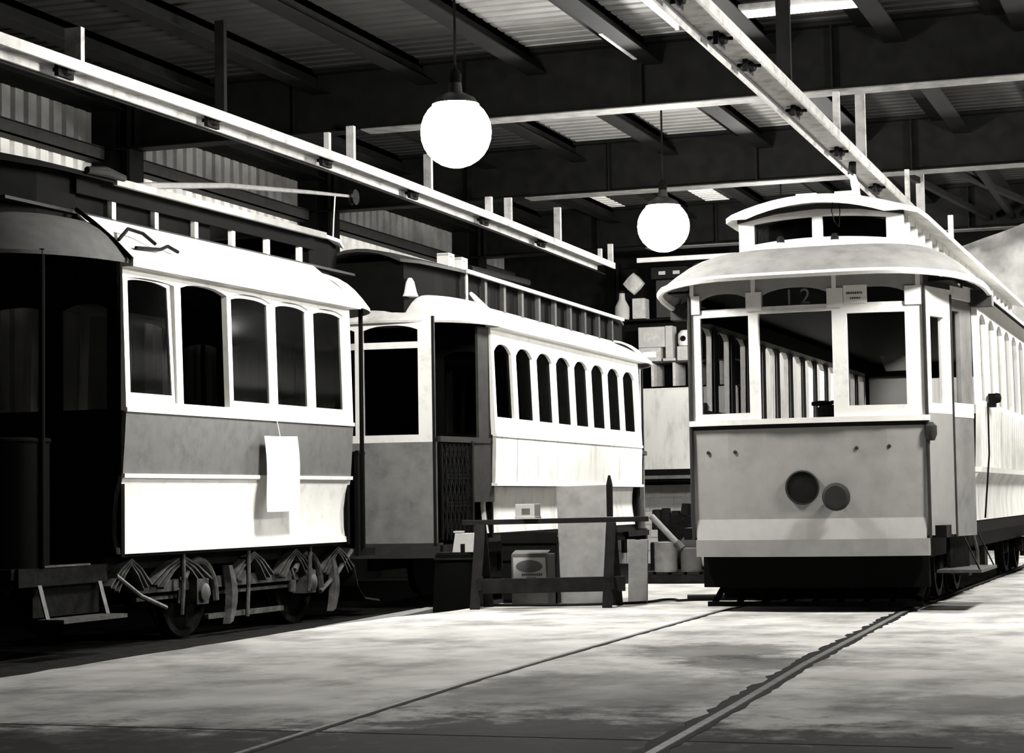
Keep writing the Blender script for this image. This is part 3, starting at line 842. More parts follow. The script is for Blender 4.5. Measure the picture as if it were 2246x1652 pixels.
# ------------------------------------------------------------------ streetcar B: grey, number 12
fB = side_profile('B')
LB = 9.4
B = thing('streetcar', (-3.25, 17.6, 0.0), 'grey and white streetcar numbered 12 facing the camera on the right', 'streetcar', 0)
YF = -1.10
bow = lambda u: YF - 0.12 * (1 - (u / 0.98) ** 2)
mpB = lambda u, v, w_: (u, bow(u) + w_, v)
lows = [(-0.89, -0.46, 1.655, 2.47, 0.0), (-0.375, 0.245, 1.575, 2.48, 0.0), (0.365, 0.83, 1.69, 2.45, 0.0)]
ups = [(-0.885, -0.48, 2.535, 2.665, 0.045), (-0.335, 0.205, 2.53, 2.685, 0.05), (0.345, 0.83, 2.53, 2.665, 0.045)]
MB().panel(-0.98, 0.98, 1.56, 2.505, lows, mpB, 0.06).build('window_frame', M['white'], B, False)
# upper lights: white stiles, grey arched heads
MB().panel(-0.98, 0.98, 2.505, 2.535, [], mpB, 0.06).build('transom_rail', M['white'], B, False)
MB().panel(-0.98, 0.98, 2.53, 2.84, ups, mpB, 0.05).build('letter_board', M['dash'], B, False)
mpo = lambda u, v, w_: (u, bow(u) - 0.012 + w_, v)
for a, b in ((-0.98, -0.89), (-0.475, -0.34), (0.21, 0.34), (0.835, 0.98)):
    MB().panel(a, b, 2.505, 2.66, [], mpo, 0.03).build('window_stile', M['white'], B, False)
for u in (-0.96, -0.41, 0.27, 0.94):
    MB().hex([mpB(u - .018, 2.66, -.014), mpB(u + .018, 2.66, -.014), mpB(u + .018, 2.66, .01), mpB(u - .018, 2.66, .01), mpB(u - .018, 2.84, -.014), mpB(u + .018, 2.84, -.014), mpB(u + .018, 2.84, .01), mpB(u - .018, 2.84, .01)]).build('letter_board_batten', M['white'], B)
def pane(a, b, c, d, parent=B, mp=mpB, mt='glass', name='window_pane', w0=0.03):
    mb = MB()
    for k in range(4):
        p, q = a + (b - a) * k / 4, a + (b - a) * (k + 1) / 4
        mb.hex([mp(p, c, w0), mp(q, c, w0), mp(q, c, w0 + .004), mp(p, c, w0 + .004), mp(p, d, w0), mp(q, d, w0), mp(q, d, w0 + .004), mp(p, d, w0 + .004)])
    return mb.build(name, M[mt], parent)
for i, (a, b, c, d, r_) in enumerate(lows):
    if i != 1:
        pane(a, b, c, d)
for a, b, c, d, r_ in ups:
    pane(a, b, c, d)
# route number 12 behind the middle upper light
for ch, u in (('1', -0.155), ('2', -0.02)):
    fc = bpy.data.curves.new('numeral', 'FONT')
    fc.body = ch
    fc.size = 0.185
    fc.extrude = 0.002
    fo = bpy.data.objects.new('tmp', fc)
    COL.objects.link(fo)
    dg = bpy.context.evaluated_depsgraph_get()
    me = bpy.data.meshes.new_from_object(fo.evaluated_get(dg))
    bpy.data.objects.remove(fo)
    me.materials.clear()
    me.materials.append(M['numeral'])
    o = bpy.data.objects.new('route_numeral', me)
    COL.objects.link(o)
    o.parent = B
    o.rotation_euler = (R(90), 0, 0)
    o.location = (u, YF - 0.117 + 0.022, 2.545)
# notice in the right upper light
nt = pane(0.345, 0.535, 2.53, 2.68, mt='paper', name='window_notice', w0=-0.002)
for (a, b, z0, z1) in ((0.37, 0.50, 2.605, 2.622), (0.40, 0.475, 2.565, 2.578)):
    mb = MB()
    q = a
    rr = random.Random(5)
    while q < b:
        l = rr.uniform(0.006, 0.014)
        mb.hex([mpB(q, z0, -.006), mpB(q + l, z0, -.006), mpB(q + l, z0, -.003), mpB(q, z0, -.003), mpB(q, z1, -.006), mpB(q + l, z1, -.006), mpB(q + l, z1, -.003), mpB(q, z1, -.003)])
        q += l + 0.005
    mb.build('print_line', M['ink'], nt)
# sill, dash, apron, bumper
mps = lambda u, v, w_: (u, bow(u) - 0.035 + w_, v)
MB().panel(-1.0, 1.0, 1.555, 1.60, [], mps, 0.09).build('window_sill', M['white'], B)
MB().panel(-0.99, 0.99, 1.52, 1.556, [], lambda u, v, w_: (u, bow(u) - 0.012 + w_, v), 0.04).build('sill_shadow_strip', M['rubber'], B)  # dark strip paints the shadow under the sill
mpd = lambda u, v, w_: (u * (0.955 + 0.045 * (v - 0.6)), bow(u) + 0.0 + w_ + (0.0 if v > 0.78 else -0.03 * (0.78 - v) / 0.18), v)
dash = MB().panel(-1.0, 1.0, 0.77, 1.53, [], mpd, 0.04).build('dash_panel', M['dash'], B, True)
MB().panel(-1.0, 1.0, 0.60, 0.77, [], mpd, 0.04).build('apron_panel', M['dash_lo'], B, True)
MB().panel(-0.955, 0.975, 0.46, 0.60, [], lambda u, v, w_: (u, bow(u) - 0.05 + w_, v), 0.10).build('bumper', M['dash'], B, True)
MB().panel(-0.93, 0.95, 0.20, 0.46, [], lambda u, v, w_: (u, bow(u) + 0.10 + w_, v), 0.10).build('buffer_beam', M['black'], B, True)
# headlight hole and socket
MB().lathe((-0.03, bow(0) - 0.004, 1.025), [(0.142, 0), (0.142, -0.012), (0.130, -0.014), (0.128, 0.0)], 'y', 36).build('headlight_rim', M['dgrey'], dash, True)
MB().lathe((-0.03, bow(0) - 0.006, 1.025), [(0.132, 0.0), (0.132, -0.003), (0.0, -0.003)], 'y', 36).build('headlight_opening', M['rubber'], dash, True)
MB().lathe((0.26, bow(0.26), 0.945), [(0.05, 0.0), (0.05, -0.06), (0.115, -0.075), (0.115, -0.10), (0.09, -0.12), (0.0, -0.12)], 'y', 24).build('coupling_socket', M['dgrey'], dash, True)
for u, z in ((-0.84, 1.33), (-0.6, 1.33), (0.42, 1.34), (0.68, 1.35)):
    MB().lathe((u, bow(u), z), [(0.016, 0), (0.016, -0.006), (0.0, -0.008)], 'y', 10).build('bolt_hole', M['dgrey'], dash)
# corner panels, platform doors, both sides
for s in (1, -1):
    c0, c1, c2 = (0.98, -1.10), (1.13, -0.58), (1.26, -0.02)
    def seg(p, q):
        return lambda u, v, w_: (s * (p[0] + (q[0] - p[0]) * u - w_), p[1] + (q[1] - p[1]) * u, v)
    k1, k2 = seg(c0, c1), seg(c1, c2)
    MB().panel(0, 1, 1.62, 2.66, [(0.22, 0.74, 1.70, 2.42, 0)], k1, 0.05, n=2).build('corner_window_frame', M['white'], B)
    pane(0.22, 0.74, 1.70, 2.42, mp=k1, mt='glass_clear')
    MB().panel(0, 1, 0.62, 1.62, [], k1, 0.04, n=2).build('corner_panel', M['corner'], B)
    MB().tube([(s * 0.985, -1.11, 0.60), (s * 0.985, -1.11, 2.66)], 0.014, 6).build('corner_bead', M['dgrey'], B)
    MB().tube([(s * 1.128, -0.585, 0.60), (s * 1.128, -0.585, 2.62)], 0.014, 6).build('door_edge_bead', M['dgrey'], B)
    if s > 0: MB().lathe((s * 1.01, -1.10, 1.47), [(0.03, -0.08), (0.05, -0.03), (0.05, 0.04), (0.02, 0.07)], n=10).build('corner_bracket', M['dgrey'], B, True)
    MB().panel(0, 1, 2.66, 2.76, [], k1, 0.04, n=2).build('corner_head', M['dgrey'], B)
    kd = lambda u, v, w_, k2=k2: tuple(a - (s * 0.03 if i == 0 else 0) for i, a in enumerate(k2(u, v, w_)))
    MB().panel(0, 1, 0.60, 2.62, [(0.12, 0.52, 1.72, 2.50, 0)], kd, 0.04, n=2).build('platform_door', M['hood'], B)
    pane(0.12, 0.52, 1.72, 2.50, mp=kd, mt='glass_clear')
    MB().panel(0, 1, 1.60, 1.72, [], lambda u, v, w_: kd(u, v, w_ - 0.004), 0.02, n=2).build('door_rail', M['white'], B)
    MB().panel(0.04, 0.09, 0.60, 2.62, [], lambda u, v, w_: kd(u, v, w_ - 0.012), 0.02, n=1).build('door_post', M['dgrey'], B)
    MB().panel(0, 1, 2.60, 2.72, [], k2, 0.04, n=2).build('door_head', M['white'], B)
    MB().panel(0.2, 1, 0.28, 0.60, [], lambda u, v, w_: k2(u, v, w_ + 0.10), 0.03, n=2).build('step_riser', M['dark'], B)
    st = MB().box(s * 1.0, s * 1.36, -0.9, 0.25, 0.31, 0.335).build('step', M['iron'], B) if s > 0 else None
    for yy in (-0.85, 0.2) if s > 0 else ():
        MB().bar((s * 1.22, yy, 0.60), (s * 1.34, yy, 0.33), 0.03, 0.01, (1, 0, 0)).build('step_hanger', M['dark'], st)
    # long side
    wins = [(0.16 + 0.70 * k, 0.16 + 0.70 * k + 0.50, 1.76, 2.53, 0.07) for k in range(13)]
    mpS = lambda u, v, w_: (s * (fB(v) - w_), u, v)
    MB().panel(0, LB, 1.72, 2.70, wins, mpS, 0.05).build('window_panel', M['white'], B)
    for a, b, c, d, r_ in wins:
        pane(a, b, c, d, mp=mpS, mt='glass_clear')
    MB().panel(0, LB, 1.17, 1.72, [], mpS, 0.04).build('side_planking', M['white_bare'], B)
    mb = MB()
    for k in range(int(LB / 0.20)):
        mb.box(s * 1.26, s * 1.293, 0.1 + 0.2 * k, 0.106 + 0.2 * k, 1.18, 1.70)
    mb.build('plank_beads', M['white_bare'], B)
    band(B, 0, fB, -0.005, LB, [1.14, 1.185], 0.1, M['white'], 'belt_rail', s, 0.02)
    band(B, 0, fB, 0, LB, [0.72, 0.9, 1.05, 1.14], 0.04, M['white_bare'], 'rocker_panel', s)
    MB().tube([(s * 1.31, 0.38, 1.75), (s * 1.31, 0.37, 1.3), (s * 1.26, 0.36, 0.74)], 0.008, 6).build('grab_wire', M['dark'], B)
    MB().box(s * 1.29, s * 1.35, 0.62, 0.72, 1.72, 1.84).lathe((s * 1.35, 0.67, 1.80), [(0.05, 0), (0.04, s * 0.04), (0.0, s * 0.05)], 'x', 10).build('mirror_bracket', M['dark'], B)
    MB().box(s * 1.24, s * 1.42, -0.10, 0.06, 2.56, 2.70).build('eaves_end_bracket', M['dgrey'], B)
# roof
roofB = [(1.40, 2.66), (1.28, 2.76), (1.08, 2.90), (0.88, 3.02), (0.72, 3.10)]
seg_roof(B, 0, -0.02, LB + 0.5, roofB, 0.03, M['canvas'], 'roof_slope')
hood(B, 0, -1, 0.0, 1.42, 1.40, 0.70, 2.68, 2.79, 3.12, 0.34, M['hood'], lip=M['white'], bulge=0.09, squareness=3.2)
# hood underside ceiling closes the vestibule
MB().box(-1.2, 1.2, -1.0, LB, 2.70, 2.72).build('ceiling_boards', M['wood_dark'], B)
for s in (1, -1):
    for k in range(20):
        y = 0.05 + 0.47 * k
        MB().box(s * 0.66, s * 0.71, y, y + 0.10, 3.08, 3.40).build('clerestory_post', M['white'], B)
    MB().box(s * 0.66, s * 0.70, 0, LB, 3.36, 3.42).build('clerestory_rail', M['white'], B)
    MB().box(s * 0.60, s * 0.63, -0.1, LB, 3.08, 3.42).build('clerestory_dark_interior', M['black'], B)
bowc = lambda u: -0.32 - 0.10 * (1 - (u / 0.72) ** 2)
mpC = lambda u, v, w_: (u, bowc(u) + w_, v + 0.045 * (1 - (u / 0.72) ** 2))
MB().panel(-0.72, 0.72, 3.05, 3.45, [(-0.58, -0.05, 3.15, 3.33, 0.0), (0.04, 0.58, 3.15, 3.33, 0.0)], mpC, 0.05).build('clerestory_front', M['white'], B)
pane(-0.58, -0.05, 3.15, 3.33, mp=mpC, mt='glass_rip', name='clerestory_pane')
pane(0.04, 0.58, 3.15, 3.33, mp=mpC, mt='glass_rip', name='clerestory_pane')
MB().box(-0.62, 0.62, -0.2, -0.15, 3.05, 3.42).build('clerestory_lining', M['rubber'], B)
rings = []
for y, hw, zz in ((-0.58, 0.60, 3.41), (-0.52, 0.74, 3.42), (-0.3, 0.84, 3.42), (0.2, 0.86, 3.42), (LB, 0.86, 3.42)):
    rings.append([(x, y - 0.06 * (1 - (x / hw) ** 2), z) for x, z in crowned(hw, zz, 0.13 if y > -0.57 else 0.10, 12)])
MB().shell(rings, 0.045).build('clerestory_roof', M['canvas'], B, True)
MB().panel(-0.73, 0.73, 3.365, 3.41, [], lambda u, v, w_: (u, bowc(u) - 0.02 + w_, v + 0.075 * (1 - (u / 0.72) ** 2)), 0.03).build('clerestory_shadow_strip', M['dgrey'], B)  # dark strip paints the shadow gap under the roof edge
for x in (-0.12, 0.22):
    MB().box(x - 0.09, x + 0.09, -0.3, 1.2, 3.56, 3.60).box(x - 0.07, x - 0.04, -0.2, 1.1, 3.52, 3.57).box(x + 0.04, x + 0.07, -0.2, 1.1, 3.52, 3.57).build('roof_board', M['canvas'], B)
for x in (-0.30, 0.17):
    lm = MB().lathe((x, -0.56, 3.09), [(0.035, 0), (0.035, 0.05), (0.028, 0.06)], n=14).build('marker_lamp', M['white'], B, True)
    MB().lathe((x, -0.56, 3.145), [(0.036, 0), (0.034, 0.03), (0.02, 0.055), (0.0, 0.06)], n=14).build('marker_cap', M['rubber'], lm, True)
MB().tube([(0.16, -0.5, 3.55), (0.14, -0.52, 3.40), (0.17, -0.54, 3.3), (0.2, -0.5, 3.26), (0.21, -0.5, 3.4), (0.19, -0.48, 3.54)], 0.005, 5).build('hanging_wire', M['dark'], B)
# interior
MB().box(-1.1, 1.1, -1.0, LB, 0.60, 0.70).build('saloon_floor', M['wood_dark'], B)
for k in range(13):
    y = 0.05 + 0.70 * k
    MB().box(-1.24, -1.215, y - 0.06, y + 0.08, 1.75, 2.62).build('window_pillar', M['wood_mid'], B)
MB().box(-1.24, -1.08, 0, LB, 2.52, 2.66).build('cornice_board', M['wood_dark'], B)
MB().box(0.33, 0.72, 0.05, 0.08, 1.50, 1.99).build('notice_board', M['paper'], B)
MB().box(0.31, 0.74, 0.03, 0.08, 1.99, 2.03).box(0.30, 0.33, 0.03, 0.08, 1.5, 2.03).box(0.31, 0.34, 0.04, 0.08, 0.7, 1.5).build('notice_board_frame', M['wood_dark'], B)
MB().hex([(0.48, 0.05, 2.04), (0.74, 0.05, 2.04), (0.74, 0.12, 2.04), (0.48, 0.12, 2.04), (0.43, 0.05, 2.17), (0.74, 0.05, 2.17), (0.74, 0.12, 2.17), (0.43, 0.12, 2.17)]).build('folded_sheet', M['paper'], B)
for s in (1, -1):
    MB().box(s * 0.6, s * 1.15, 1.2, LB - .2, 1.10, 1.16).box(s * 1.1, s * 1.16, 1.2, LB - .2, 1.16, 1.6).build('bench_seat', M['wood_dark'], B)
MB().lathe((0.14, -0.75, 0.7), [(0.10, 0), (0.10, 0.9), (0.12, 0.92), (0.12, 1.0), (0.05, 1.02)], n=16).bar((0.14, -0.75, 1.74), (0.30, -0.80, 1.76), 0.03, 0.03).build('controller', M['dark'], B)
MB().tube([(0.05, -0.7, 0.7), (0.05, -0.7, 1.72)], 0.025, 8).lathe((0.05, -0.7, 1.72), [(0.09, 0), (0.09, 0.03), (0.03, 0.04)], n=14).build('brake_handle', M['dark'], B)
mp = lambda u, v, w_: (u, LB + w_, v)
MB().panel(-1.25, 1.25, 0.6, 2.75, [(-1.1, -0.5, 1.75, 2.5, 0), (-0.4, 0.4, 1.75, 2.5, 0), (0.5, 1.1, 1.75, 2.5, 0)], mp, 0.05).build('end_bulkhead', M['maroon'], B)
# under the floor
MB().box(-0.95, 0.95, -0.9, LB, 0.44, 0.60).box(-0.6, 0.6, -0.85, -0.4, 0.2, 0.46).build('underframe', M['dark'], B)
for yt in (1.5, 7.4):
    tk = MB().box(-1.0, -0.92, yt - 1.0, yt + 1.0, 0.28, 0.42).box(0.92, 1.0, yt - 1.0, yt + 1.0, 0.28, 0.42).box(-0.95, 0.95, yt - 0.15, yt + 0.15, 0.3, 0.42).build('truck', M['dark'], B)
    for dy in (-0.65, 0.65):
        for s in (1, -1):
            wheel(tk, 0, s * 0.78, yt + dy, 0.362, 0.33, s, M['dark'])
            MB().box(s * 0.95, s * 1.06, yt + dy - 0.12, yt + dy + 0.12, 0.22, 0.44).build('axle_box', M['dark'], tk)
        MB().tube([(-0.78, yt + dy, 0.33), (0.78, yt + dy, 0.33)], 0.05, 8).build('axle', M['dark'], tk)
    for s in (1, -1):
        MB().tube([(s * 1.05, yt - 0.95, 0.62), (s * 1.10, yt - 0.72, 0.60), (s * 1.12, yt - 0.6, 0.45), (s * 1.12, yt - 0.58, 0.3)], 0.018, 6).build('brake_rod', M['iron'], tk, True)
lg = MB()
for k in range(9):
    x = -0.85 + k * 0.2125
    lg.bar((x, -1.0, 0.06), (x, -0.55, 0.22), 0.05, 0.02)
lg.bar((-0.9, -1.0, 0.06), (0.9, -1.0, 0.06), 0.05, 0.04).bar((-0.9, -0.55, 0.22), (0.9, -0.55, 0.22), 0.04, 0.04).bar((-0.8, -0.55, 0.2), (-0.8, -0.55, 0.5), 0.04, 0.04).bar((0.8, -0.55, 0.2), (0.8, -0.55, 0.5), 0.04, 0.04)
lg.build('lifeguard', M['black'], B)
MB().box(-0.88, 0.88, -0.52, -0.49, 0.08, 0.48).build('added_underfloor_shade_board', M['black'], B)  # black board added to paint in the dark under the car

# rag rope hanging from the right trough behind the roof of streetcar B
rp = thing('trolley_rope', (-3.80, 22.25, 3.75), 'white knotted rag rope hanging from the right trough above the grey streetcar roof', 'rope')
MB().tube([(0.05, 0, 0), (0.04, 0, 0.25), (0.045, 0, 0.5), (0.02, 0, 0.68), (-0.01, 0.0, 0.80)], [0.07, 0.055, 0.04, 0.045, 0.03], 8).build('rope', M['paper'], rp, True)
MB().tube([(-0.01, 0.0, 0.79), (0.0, 0.0, 0.93)], [0.05, 0.04], 8).build('knot', M['dark'], rp, True)

# ------------------------------------------------------------------ things on the floor by the white streetcar
tb = thing('trestle', (-5.75, 17.08, 0), 'dark timber trestle with four legs standing in front of the white streetcar', 'trestle', R(17))
MB().bar((-0.75, 0, 0.765), (0.92, 0, 0.775), 0.10, 0.045).build('top_rail', M['wood_black'], tb, bevel=.004)
MB().bar((-0.62, -0.17, 0.20), (0.70, -0.17, 0.21), 0.04, 0.13).build('stretcher', M['wood_black'], tb, bevel=.004)
for x in (-0.585, 0.585):
    for s in (-1, 1):
        MB().bar((x + s * 0.05, s * 0.21, 0.0), (x, s * 0.06, 0.745), 0.09, 0.05, (0, 1, 0)).build('leg', M['wood_black'], tb, bevel=.004)
    MB().bar((x, -0.23, 0.225), (x, 0.24, 0.225), 0.03, 0.12).build('cross_brace', M['wood_black'], tb)
sk = thing('stake', (-5.20, 17.25, 0.80), 'pointed wooden stake standing upright on the right end of the trestle', 'stake')
mb = MB()
mb.loft([[(-0.024, -0.02, 0), (0.024, -0.02, 0), (0.024, 0.02, 0), (-0.024, 0.02, 0)], [(-0.024, -0.02, .29), (0.024, -0.02, .29), (0.024, 0.02, .29), (-0.024, 0.02, .29)], [(-0.008, -0.008, .37), (0.008, -0.008, .37), (0.008, 0.008, .37), (-0.008, 0.008, .37)]], True, True)
mb.build('shaft', M['wood_dark'], sk)
bd = MB().hex([(-0.26, -0.14, 0.0), (0.26, -0.14, 0.0), (0.26, -0.12, 0.0), (-0.26, -0.12, 0.0), (-0.40, 0.19, 1.08), (0.13, 0.19, 1.09), (0.13, 0.21, 1.09), (-0.40, 0.21, 1.08)]).build('plywood_sheet', M['wood_pale'], None)
bd.location = (-5.52, 17.72, 0.0)
tag(bd, 'tall pale plywood sheet leaning behind the trestle', 'board')
bd = MB().hex([(-0.09, -0.01, 0.0), (0.09, -0.01, 0.0), (0.09, 0.015, 0.0), (-0.09, 0.015, 0.0), (-0.09, 0.05, 0.58), (0.09, 0.05, 0.58), (0.09, 0.075, 0.58), (-0.09, 0.075, 0.58)]).build('board_offcut', M['wood_pale'], None)
bd.location = (-5.10, 17.75, 0.0)
tag(bd, 'short pale board offcut standing behind the right legs of the trestle', 'board')
# printed carton
ct = thing('cardboard_carton', (-5.98, 17.38, 0.0), 'printed cardboard carton standing on the floor under the trestle', 'carton', R(4))
MB().box(-0.17, 0.17, -0.13, 0.15, 0, 0.47).build('body', M['card'], ct, bevel=.006)
MB().hex([(-0.15, -0.137, 0.245), (0.16, -0.137, 0.245), (0.16, -0.130, 0.245), (-0.15, -0.130, 0.245), (-0.15, -0.137, 0.44), (0.15, -0.137, 0.44), (0.15, -0.130, 0.44), (-0.15, -0.130, 0.44)]).build('printed_label', M['card_pale'], ct)
MB().lathe((0.0, -0.1375, 0.36), [(0.125, 0.0), (0.125, -0.001), (0.0, -0.001)], 'y', 24).build('print_patch', M['card'], ct).scale = (1, 1, 0.45)
bpy.context.view_layer.update()
for o in ct.children:
    if o.name.startswith('print_patch'):
        o.location.z = 0.36 * 0.55
rr = random.Random(2)
for (z0, z1, x0, x1) in ((0.275, 0.295, -0.07, 0.11), (0.252, 0.262, -0.02, 0.06)):
    mb = MB()
    x = x0
    while x < x1:
        l = rr.uniform(0.008, 0.016)
        mb.box(x, x + l, -0.139, -0.137, z0, z1)
        x += l + 0.005
    mb.build('print_line', M['ink'], ct)
MB().hex([(-0.165, -0.125, 0.47), (0.165, -0.125, 0.47), (0.165, 0.0, 0.50), (-0.165, 0.0, 0.50), (-0.165, -0.125, 0.474), (0.165, -0.125, 0.474), (0.165, 0.0, 0.504), (-0.165, 0.0, 0.504)]).build('flap', M['card'], ct)
cr = thing('wooden_crate', (-6.14, 17.92, 0.0), 'dark wooden crate behind the printed carton', 'crate')
MB().box(-0.25, 0.28, -0.22, 0.2, 0, 0.62).build('body', M['wood_dark'], cr)
for z in (0.04, 0.22, 0.40, 0.56):
    MB().box(-0.26, 0.29, -0.235, -0.22, z, z + 0.10).build('slat', M['wood_dark'], cr)
bx = thing('small_carton', (-5.885, 17.0, 0.80), 'small white carton standing on the middle of the trestle top', 'carton', R(-6))
MB().box(-0.10, 0.10, -0.07, 0.07, 0, 0.02).box(-0.095, 0.095, -0.065, 0.065, 0.0, 0.13).build('body', M['card_pale'], bx, bevel=.004)
MB().box(-0.03, 0.05, -0.068, -0.065, 0.04, 0.09).build('printed_label', M['card'], bx)
for ch in bx.children: ch.location.z = 0
bx.location = (-5.90, 17.03, 0.795)
# pale carton on an upturned bin beside the white streetcar
bn = thing('bin', (-6.86, 17.75, BED), 'dark upturned bin at the edge of the track bed left of the trestle', 'bin')
MB().lathe((0, 0, 0), [(0.25, 0), (0.21, 0.66), (0.19, 0.68)], n=24).build('body', M['black'], bn, True)
MB().lathe((0, 0, 0.6), [(0.22, 0), (0.23, 0.015), (0.22, 0.03)], n=24).build('rim', M['dark'], bn, True)
pc = thing('pale_carton', (-6.76, 17.7, BED + 0.68), 'pale torn carton on the dark bin left of the trestle', 'carton', R(10))
MB().hex([(-0.11, -0.08, 0), (0.11, -0.08, 0), (0.11, 0.08, 0), (-0.11, 0.08, 0), (-0.085, -0.07, 0.18), (0.08, -0.07, 0.18), (0.08, 0.07, 0.18), (-0.085, 0.07, 0.18)]).build('body', M['card_pale'], pc, bevel=.004)
MB().box(-0.10, -0.02, -0.07, 0.07, 0.185, 0.2).build('flap', M['card_pale'], pc)
MB().box(-0.03, 0.01, -0.09, -0.076, 0.0, 0.08).build('tear', M['dark'], pc)
# planks on the track bed
for i, (a, b, lab) in enumerate((((-7.75, 16.6, BED), (-7.43, 18.3, BED), 'pale plank on the dark track bed behind the nearest streetcar, nearer of two'), ((-7.50, 16.5, BED), (-7.22, 18.0, BED), 'pale plank on the dark track bed beside the nearer plank'))):
    t = thing('plank', (a[0], a[1], a[2]), lab, 'plank', group=None)
    MB().bar((0, 0, 0.02 + 0.002), (b[0] - a[0], b[1] - a[1], 0.10 + 0.03 * i), 0.14, 0.035).build('board', M['wood_pale'], t)
    MB().bar((b[0] - a[0] - 0.1, b[1] - a[1], 0.04), (b[0] - a[0] + 0.1, b[1] - a[1], 0.04), 0.08, 0.08).build('bearer', M['wood_black'], t)

# ------------------------------------------------------------------ junk heap in the aisle
jx, jy = -5.9, 21.9
pl = thing('pallet', (-5.75, 22.25, 0), 'low dark timber pallet under the scrap heap', 'pallet')
for y in (-0.3, 0.0, 0.3):
    MB().box(-0.5, 0.55, y - 0.05, y + 0.05, 0, 0.10).build('bearer', M['wood_black'], pl)
for k in range(6):
    MB().box(-0.5 + k * 0.18, -0.5 + k * 0.18 + 0.14, -0.36, 0.36, 0.10, 0.13).build('slat', M['wood_black'], pl)
def drum(x, y, z, r, h, m, label):
    t = thing('drum', (x, y, z), label, 'drum')
    MB().lathe((0, 0, 0), [(r, 0), (r * 1.03, 0.02), (r, 0.04), (r, h * .5 - .02), (r * 1.03, h * .5), (r, h * .5 + .02), (r, h - .03), (r * 1.03, h - .01), (r * .97, h), (r * .95, h - .02)], n=22).build('body', M[m], t, True)
    MB().lathe((r * .5, 0, h - .02), [(0.03, 0), (0.03, 0.03), (0.0, 0.035)], n=10).build('cap', M['iron'], t, True)
    return t
drum(-5.98, 22.0, 0.13, 0.13, 0.34, 'wood_pale', 'pale small drum on the pallet, left front of the scrap heap')
drum(-5.69, 22.02, 0.13, 0.12, 0.27, 'card', 'dented grey drum on the pallet right of the pale drum')
def sack(x, y, z, sx, sz, label, seed, m='cloth'):
    rr = random.Random(seed)
    rings = []
    for j in range(9):
        f = j / 8
        rad = math.sin(math.pi * (0.12 + 0.80 * f)) ** 0.6
        rings.append([(math.cos(a) * sx * rad * rr.uniform(.85, 1.12), math.sin(a) * sx * .7 * rad * rr.uniform(.85, 1.12), sz * f) for a in [2 * math.pi * k / 16 for k in range(16)]])
    o = MB().loft(rings, True, True).build('sack', M[m], None, True)
    o.location = (x, y, z)
    tag(o, label, 'sack')
sack(-5.42, 22.05, 0.13, 0.17, 0.33, 'pale lumpy sack on the right of the pallet in the scrap heap', 3)
sack(-5.80, 22.4, 0.13, 0.16, 0.38, 'dark lumpy sack behind the two drums', 8, 'dgrey')
# dark machine casting behind
mc = thing('machine_casting', (-5.85, 22.85, 0), 'dark machine casting with a flywheel at the back of the scrap heap', 'machine')
MB().box(-0.5, 0.5, -0.2, 0.35, 0, 0.45).box(-0.42, 0.48, -0.15, 0.25, 0.45, 0.70).build('bed', M['dark'], mc, bevel=.02)
MB().lathe((-0.10, -0.22, 0.50), [(0.27, -0.03), (0.27, 0.03), (0.22, 0.03), (0.21, 0.01), (0.07, 0.02), (0.07, 0.05), (0.0, 0.05)], 'y', 28).build('flywheel', M['dark'], mc, True)
rr = random.Random(4)
for k in range(9):
    h = 0.80 + rr.uniform(0, 0.10)
    MB().tube([(-0.42 + k * 0.11, -0.12, 0.6), (-0.42 + k * 0.11 + rr.uniform(-.02, .02), -0.1, h)], [0.075, 0.055], 8).build('cylinder', M['dark'], mc, True)
MB().tube([(0.30, -0.2, 0.3), (0.32, -0.2, 0.98), (0.36, -0.2, 1.02)], 0.035, 8).box(0.27, 0.42, -0.27, -0.13, 0.97, 1.09).build('lever_post', M['rubber'], mc)
MB().tube([(0.08, -0.24, 0.96), (0.20, -0.27, 0.82), (0.27, -0.27, 0.60)], 0.022, 8).build('curved_pipe', M['wood_pale'], mc, True)
gb = thing('gearbox', (-5.02, 22.75, 0), 'dark gear casing leaning against the right of the scrap heap', 'machine')
MB().lathe((0, 0, 0.25), [(0.24, -0.12), (0.25, -0.10), (0.25, 0.10), (0.20, 0.14), (0.07, 0.15), (0.07, 0.22), (0, 0.22)], 'y', 24).build('casing', M['dark'], gb, True)
MB().lathe((0, -0.13, 0.25), [(0.18, -0.02), (0.18, 0.0), (0.05, -0.03)], 'y', 16).build('cover', M['iron'], gb, True)
for k in range(6):
    a = k * math.pi / 3
    MB().lathe((0.2 * math.cos(a), -0.12, 0.25 + 0.2 * math.sin(a)), [(0.02, 0), (0.02, -0.02), (0, -0.02)], 'y', 6).build('bolt', M['iron'], gb)
rd = thing('pipe', (-6.13, 21.95, 0.56), 'pale pipe leaning down onto the scrap heap', 'pipe')
MB().tube([(0, 0, 0.2), (0.31, -0.02, -0.12)], 0.035, 10).build('tube', M['wood_pale'], rd, True)
MB().tube([(0.29, -0.02, -0.10), (0.36, -0.02, -0.17)], 0.045, 10).build('socket', M['iron'], rd, True)
